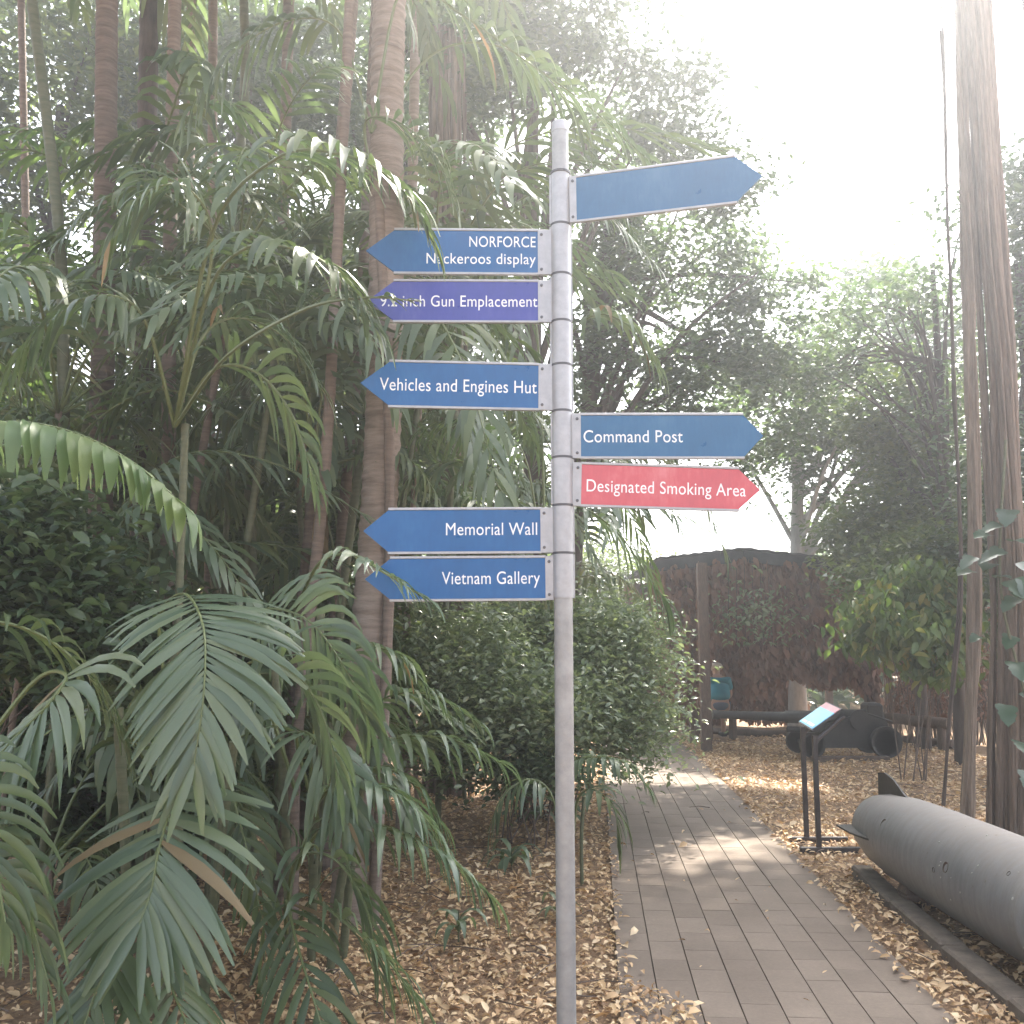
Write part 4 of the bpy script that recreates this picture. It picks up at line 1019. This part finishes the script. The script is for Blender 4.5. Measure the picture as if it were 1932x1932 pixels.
x = rng.normal(at(1410, SD) - ox, .35, n_); z = np.maximum(rng.normal(2.05, .26, n_), 1.6); y = rng.normal(-.5, .15, n_)
a = rng.uniform(0, 6.28, n_); d = np.stack([np.cos(a), np.sin(a), -.6 * np.ones(n_)], 1); up = np.stack([rng.normal(0, .4, n_), rng.normal(0, .4, n_), np.ones(n_)], 1); L = rng.uniform(.07, .15, n_)
v, f = leaf_field(np.stack([x, y, z], 1), d, up, L, L * .45)
cr = thing('creeper', 'green creeper hanging from the middle of the shelter roof in front of the netting', 'creeper', sh.location)
link('foliage', big_mesh('foliage', v, f, M_bush), cr)
b = MB()
for k in range(6): b.tube([(at(1410, SD) - ox + (k - 3) * .12, -.5, 2.9), (at(1410, SD) - ox + (k - 3) * .14, -.5, 1.6)], .006, 5)
b.build('vine_stem', M_timber, cr)

# dry thicket right of the shelter
th = thing('dry_thicket', 'brown thicket of dry stems and leaves behind the fig trunks, right of the shelter', 'thicket', (at(1770, 16.2), 16.2, 0))
b = MB()
for k in range(150):
    x, y = random.uniform(-.95, 1.2), random.uniform(-.4, .4); h = random.uniform(.9, 2.2)
    b.tube([(x, y, 0), (x + random.uniform(-.15, .15), y, h * .5), (x + random.uniform(-.3, .3), y, h)], [.010, .008, .004], 4)
o = b.build('stems', M_timber, th); o['kind'] = 'stuff'
n_ = 5200
c = np.stack([rng.uniform(-.8, 1.2, n_), rng.uniform(-.4, .4, n_), rng.uniform(.35, 2.2, n_)], 1); a = rng.uniform(0, 6.28, n_)
v, f = leaf_field(c, np.stack([np.cos(a), np.sin(a), -.8 * np.ones(n_)], 1), np.stack([rng.normal(0, .6, n_), rng.normal(0, .6, n_), np.ones(n_)], 1), rng.uniform(.06, .14, n_), rng.uniform(.03, .06, n_))
link('foliage', big_mesh('foliage', v, f, M_brown), th)

# ------------------------------------------------------------------ gun
GD = 14.0
gun = thing('field_gun', 'old dark painted artillery gun on its carriage under the shelter, barrel pointing left', 'gun', (at(1540, GD), GD, 0))
k = GD / FPX
zb = W(1540, 1352, GD).z
def gx(p): return (p - 1540) * k
b = MB(); b.lathe([(0, .035), (.0, .062), (.08, .062), (.10, .052), (.7, .062), (1.0, .068), (1.02, .085), (1.5, .098), (1.52, .125), (2.1, .13), (2.12, .15), (2.35, .15), (2.36, .06)], Vector((1, 0, -.03)), (gx(1343), 0, zb + .03), 24); b.build('barrel', M_gun, gun, True)
b = MB(); b.lathe([(0, .04), (1.05, .05), (1.06, .0)], Vector((1, 0, -.03)), (gx(1480), 0, zb - .17), 14); b.build('recoil_cylinder', M_gun, gun, True)
b = MB(); b.box((gx(1580), 0, zb - .14), (.9, .30, .16), bev=.02); b.build('cradle', M_gun, gun)
b = MB(); b.box((gx(1638), 0, zb + .02), (.22, .30, .34), bev=.03); b.build('breech', M_gun, gun)
for sy in (-1, 1):
    b = MB(); v = [(gx(1530), sy * .2, .16), (gx(1660), sy * .2, .16), (gx(1655), sy * .2, .55), (gx(1600), sy * .2, .62), (gx(1545), sy * .2, .45)]
    v += [(p[0], p[1] + .03, p[2]) for p in v]; b.add(v, [(0, 1, 2, 3, 4), (9, 8, 7, 6, 5)] + [(i, 5 + i, 5 + (i + 1) % 5, (i + 1) % 5) for i in range(5)]); b.build('side_plate', M_gun, gun)
for px_, rr in ((1512, .17), (1645, .21)):
    for sy in (-1, 1):
        b = MB(); b.lathe([(-.04, rr * .80), (-.05, rr), (.05, rr), (.04, rr * .80), (-.04, rr * .80)], (0, 1, 0), (gx(px_), sy * .33, rr + .04), 24); b.build('wheel', M_gun, gun, True)
    for sy in (-1, 1):
        b = MB(); b.lathe([(-.03, .001), (-.03, rr * .3), (.03, rr * .3), (.03, .001)], (0, 1, 0), (gx(px_), sy * .33, rr + .04), 12)
        for q in range(8):
            a = q * math.pi / 4; c = Vector((gx(px_), sy * .33, rr + .04)); dv = Vector((math.cos(a), 0, math.sin(a)))
            b.tube([c + dv * rr * .25, c + dv * rr * .86], .014, 5)
        b.build('spokes', M_gun, gun)
    b = MB(); b.tube([(gx(px_), -.36, rr + .04), (gx(px_), .36, rr + .04)], .03, 10); b.build('axle', M_gun, gun)
b = MB(); b.box((gx(1575), -.42, .03), (1.05, .10, .09), bev=.01); b.build('base_beam', M_timber, gun)
b = MB(); b.tube([(gx(1600), -.3, zb + .1), (gx(1660), -.3, zb - .05)], .012, 8); b.lathe([(-.01, .12), (-.01, .135), (.01, .135), (.01, .12)], (0, 1, 0), (gx(1600), -.32, zb - .02), 20); b.build('hand_wheel', M_gun, gun)

# log rails right of the gun
def log(label, p, q, r, posts=0):
    mid = (p + q) / 2; t = thing('log_rail', label, 'log rail', (mid.x, mid.y, 0), 'log rails behind the clearing')
    L = [p.lerp(q, i / 10) - Vector((mid.x, mid.y, 0)) + Vector((0, 0, random.uniform(-.01, .01))) for i in range(11)]
    b = MB(); b.tube(L, [r * random.uniform(.93, 1.07) for _ in L], 12); b.build('log', M_timber, t, True)
    for i in range(posts):
        a = L[1].lerp(L[-2], i / max(1, posts - 1)); b = MB(); b.tube([(a.x, a.y, -.1), (a.x, a.y, a.z - r * .5)], .07, 10); b.build('post', M_timber, t, True)
log('raised dark log rail on posts right of the gun', W(1655, 1352, 15.5), W(1790, 1366, 14.6), .085, 2)
log('low log lying on the litter in front of the raised rail', Vector((*G(1700, 1402).xy, .06)), Vector((*G(1800, 1412).xy, .06)), .07)
log('low log edging on the ground behind the left shelter post', Vector((*G(1290, 1384).xy, .06)), Vector((*G(1500, 1394).xy, .06)), .07)

# ------------------------------------------------------------------ seated person
PD = 16.9
pe_x = at(1356, PD)
bench = thing('bench', 'plain timber bench behind the gun barrel with the person sitting on it', 'bench', (pe_x, PD, 0))
b = MB(); b.box((0, 0, .43), (.5, .34, .05), bev=.008); b.build('seat', M_timber, bench)
for sx in (-1, 1):
    b = MB(); b.box((sx * .2, 0, .2), (.07, .30, .41), bev=.006); b.build('leg', M_timber, bench)
person = thing('person', 'grey haired person in teal T-shirt and shorts sitting with back turned behind the gun', 'person', (pe_x, PD, 0))
def skin(name, verts, edges, rads, mat, parent, root=0, sub=2):
    m = bpy.data.meshes.new(name); m.from_pydata(verts, edges, []); m.materials.append(mat)
    o = link(name, m, parent)
    md = o.modifiers.new('Skin', 'SKIN'); md.use_smooth_shade = True
    for i, r_ in enumerate(rads):
        sv = m.skin_vertices[0].data[i]; sv.radius = (r_, r_) if not isinstance(r_, tuple) else r_
        sv.use_root = (i == root)
    o.modifiers.new('Sub', 'SUBSURF').levels = sub; o.modifiers['Sub'].render_levels = sub
    return o
# facing +y (away), leaning forward
hv = [(0, 0, .55), (0, .04, .72), (0, .13, .90), (0, .20, 1.00), (0, .24, 1.06), (0, .28, 1.15), (0, .30, 1.22)]
he = [(0, 1), (1, 2), (2, 3), (3, 4), (4, 5), (5, 6)]
hr = [(.12, .09), (.11, .08), (.12, .08), (.09, .07), .055, (.078, .09), (.065, .075)]
for s in (-1, 1):
    i0 = len(hv)
    hv += [(s * .17, .19, .98), (s * .23, .26, .72), (s * .17, .48, .62), (s * .14, .55, .60)]
    hr += [.055, .045, .035, .03]
    he += [(3, i0), (i0, i0 + 1), (i0 + 1, i0 + 2), (i0 + 2, i0 + 3)]
    for k_, (dxx, ln) in enumerate(((-.03, .07), (-.01, .085), (.01, .08), (.03, .06))):
        j = len(hv); hv += [(s * .14 + dxx, .58, .585), (s * .14 + dxx * 1.2, .58 + ln, .565)]; hr += [.010, .008]; he += [(i0 + 3, j), (j, j + 1)]
    j = len(hv); hv += [(s * .14 - s * .045, .56, .59), (s * .14 - s * .06, .595, .575)]; hr += [.011, .009]; he += [(i0 + 3, j), (j, j + 1)]
    i1 = len(hv)
    hv += [(s * .10, .02, .52), (s * .14, .44, .53), (s * .14, .46, .10), (s * .14, .60, .05)]
    hr += [.085, .065, .04, .035]
    he += [(0, i1), (i1, i1 + 1), (i1 + 1, i1 + 2), (i1 + 2, i1 + 3)]
skin('body', hv, he, hr, M_skin, person)
skin('shirt', [(0, 0, .62), (0, .05, .76), (0, .13, .90), (0, .19, .985), (-.17, .19, .97), (-.215, .24, .80), (.17, .19, .97), (.215, .24, .80)],
     [(0, 1), (1, 2), (2, 3), (3, 4), (4, 5), (3, 6), (6, 7)], [(.20, .16), (.20, .16), (.20, .155), (.14, .11), .085, .075, .085, .075], M_teal, person)
skin('shorts', [(0, -.01, .53), (0, 0, .60), (-.10, .05, .525), (-.14, .33, .535), (.10, .05, .525), (.14, .33, .535)], [(0, 1), (0, 2), (2, 3), (0, 4), (4, 5)], [(.17, .13), (.16, .12), .10, .085, .10, .085], M_short, person)
skin('hair', [(0, .235, 1.16), (0, .26, 1.20), (0, .29, 1.235)], [(0, 1), (1, 2)], [(.12, .11), (.125, .115), (.10, .105)], M_hair, person, sub=2)
for s in (-1, 1):
    b = MB(); b.box((s * .14, .54, .04), (.10, .27, .08), bev=.03); b.build('shoe', M_shoe, person, True)
    b = MB(); b.lathe([(0, .012), (.01, .016), (.018, .006)], (s, 0, 0), (s * .078, .28, 1.15), 10); b.build('ear', M_skin, person, True)
b = MB(); b.lathe([(0, .016), (.02, .012), (.03, .004)], (0, 1, -.2), (0, .365, 1.14), 8); b.build('nose', M_skin, person, True)

# ------------------------------------------------------------------ haze
HZ = 0.0090
if HZ:
    b = MB(); b.box((0, 20, 8.2), (150, 140, 18.6)); hz = b.build('haze')
    m = bpy.data.materials.new('haze_air'); m.use_nodes = True; nt = m.node_tree; nt.nodes.clear()
    pv = nt.nodes.new('ShaderNodeVolumePrincipled'); pv.inputs['Density'].default_value = HZ; pv.inputs['Color'].default_value = (.93, .96, 1, 1); pv.inputs['Anisotropy'].default_value = .76
    ou = nt.nodes.new('ShaderNodeOutputMaterial'); nt.links.new(pv.outputs[0], ou.inputs['Volume'])
    hz.data.materials.append(m); tag(hz, kind='stuff')
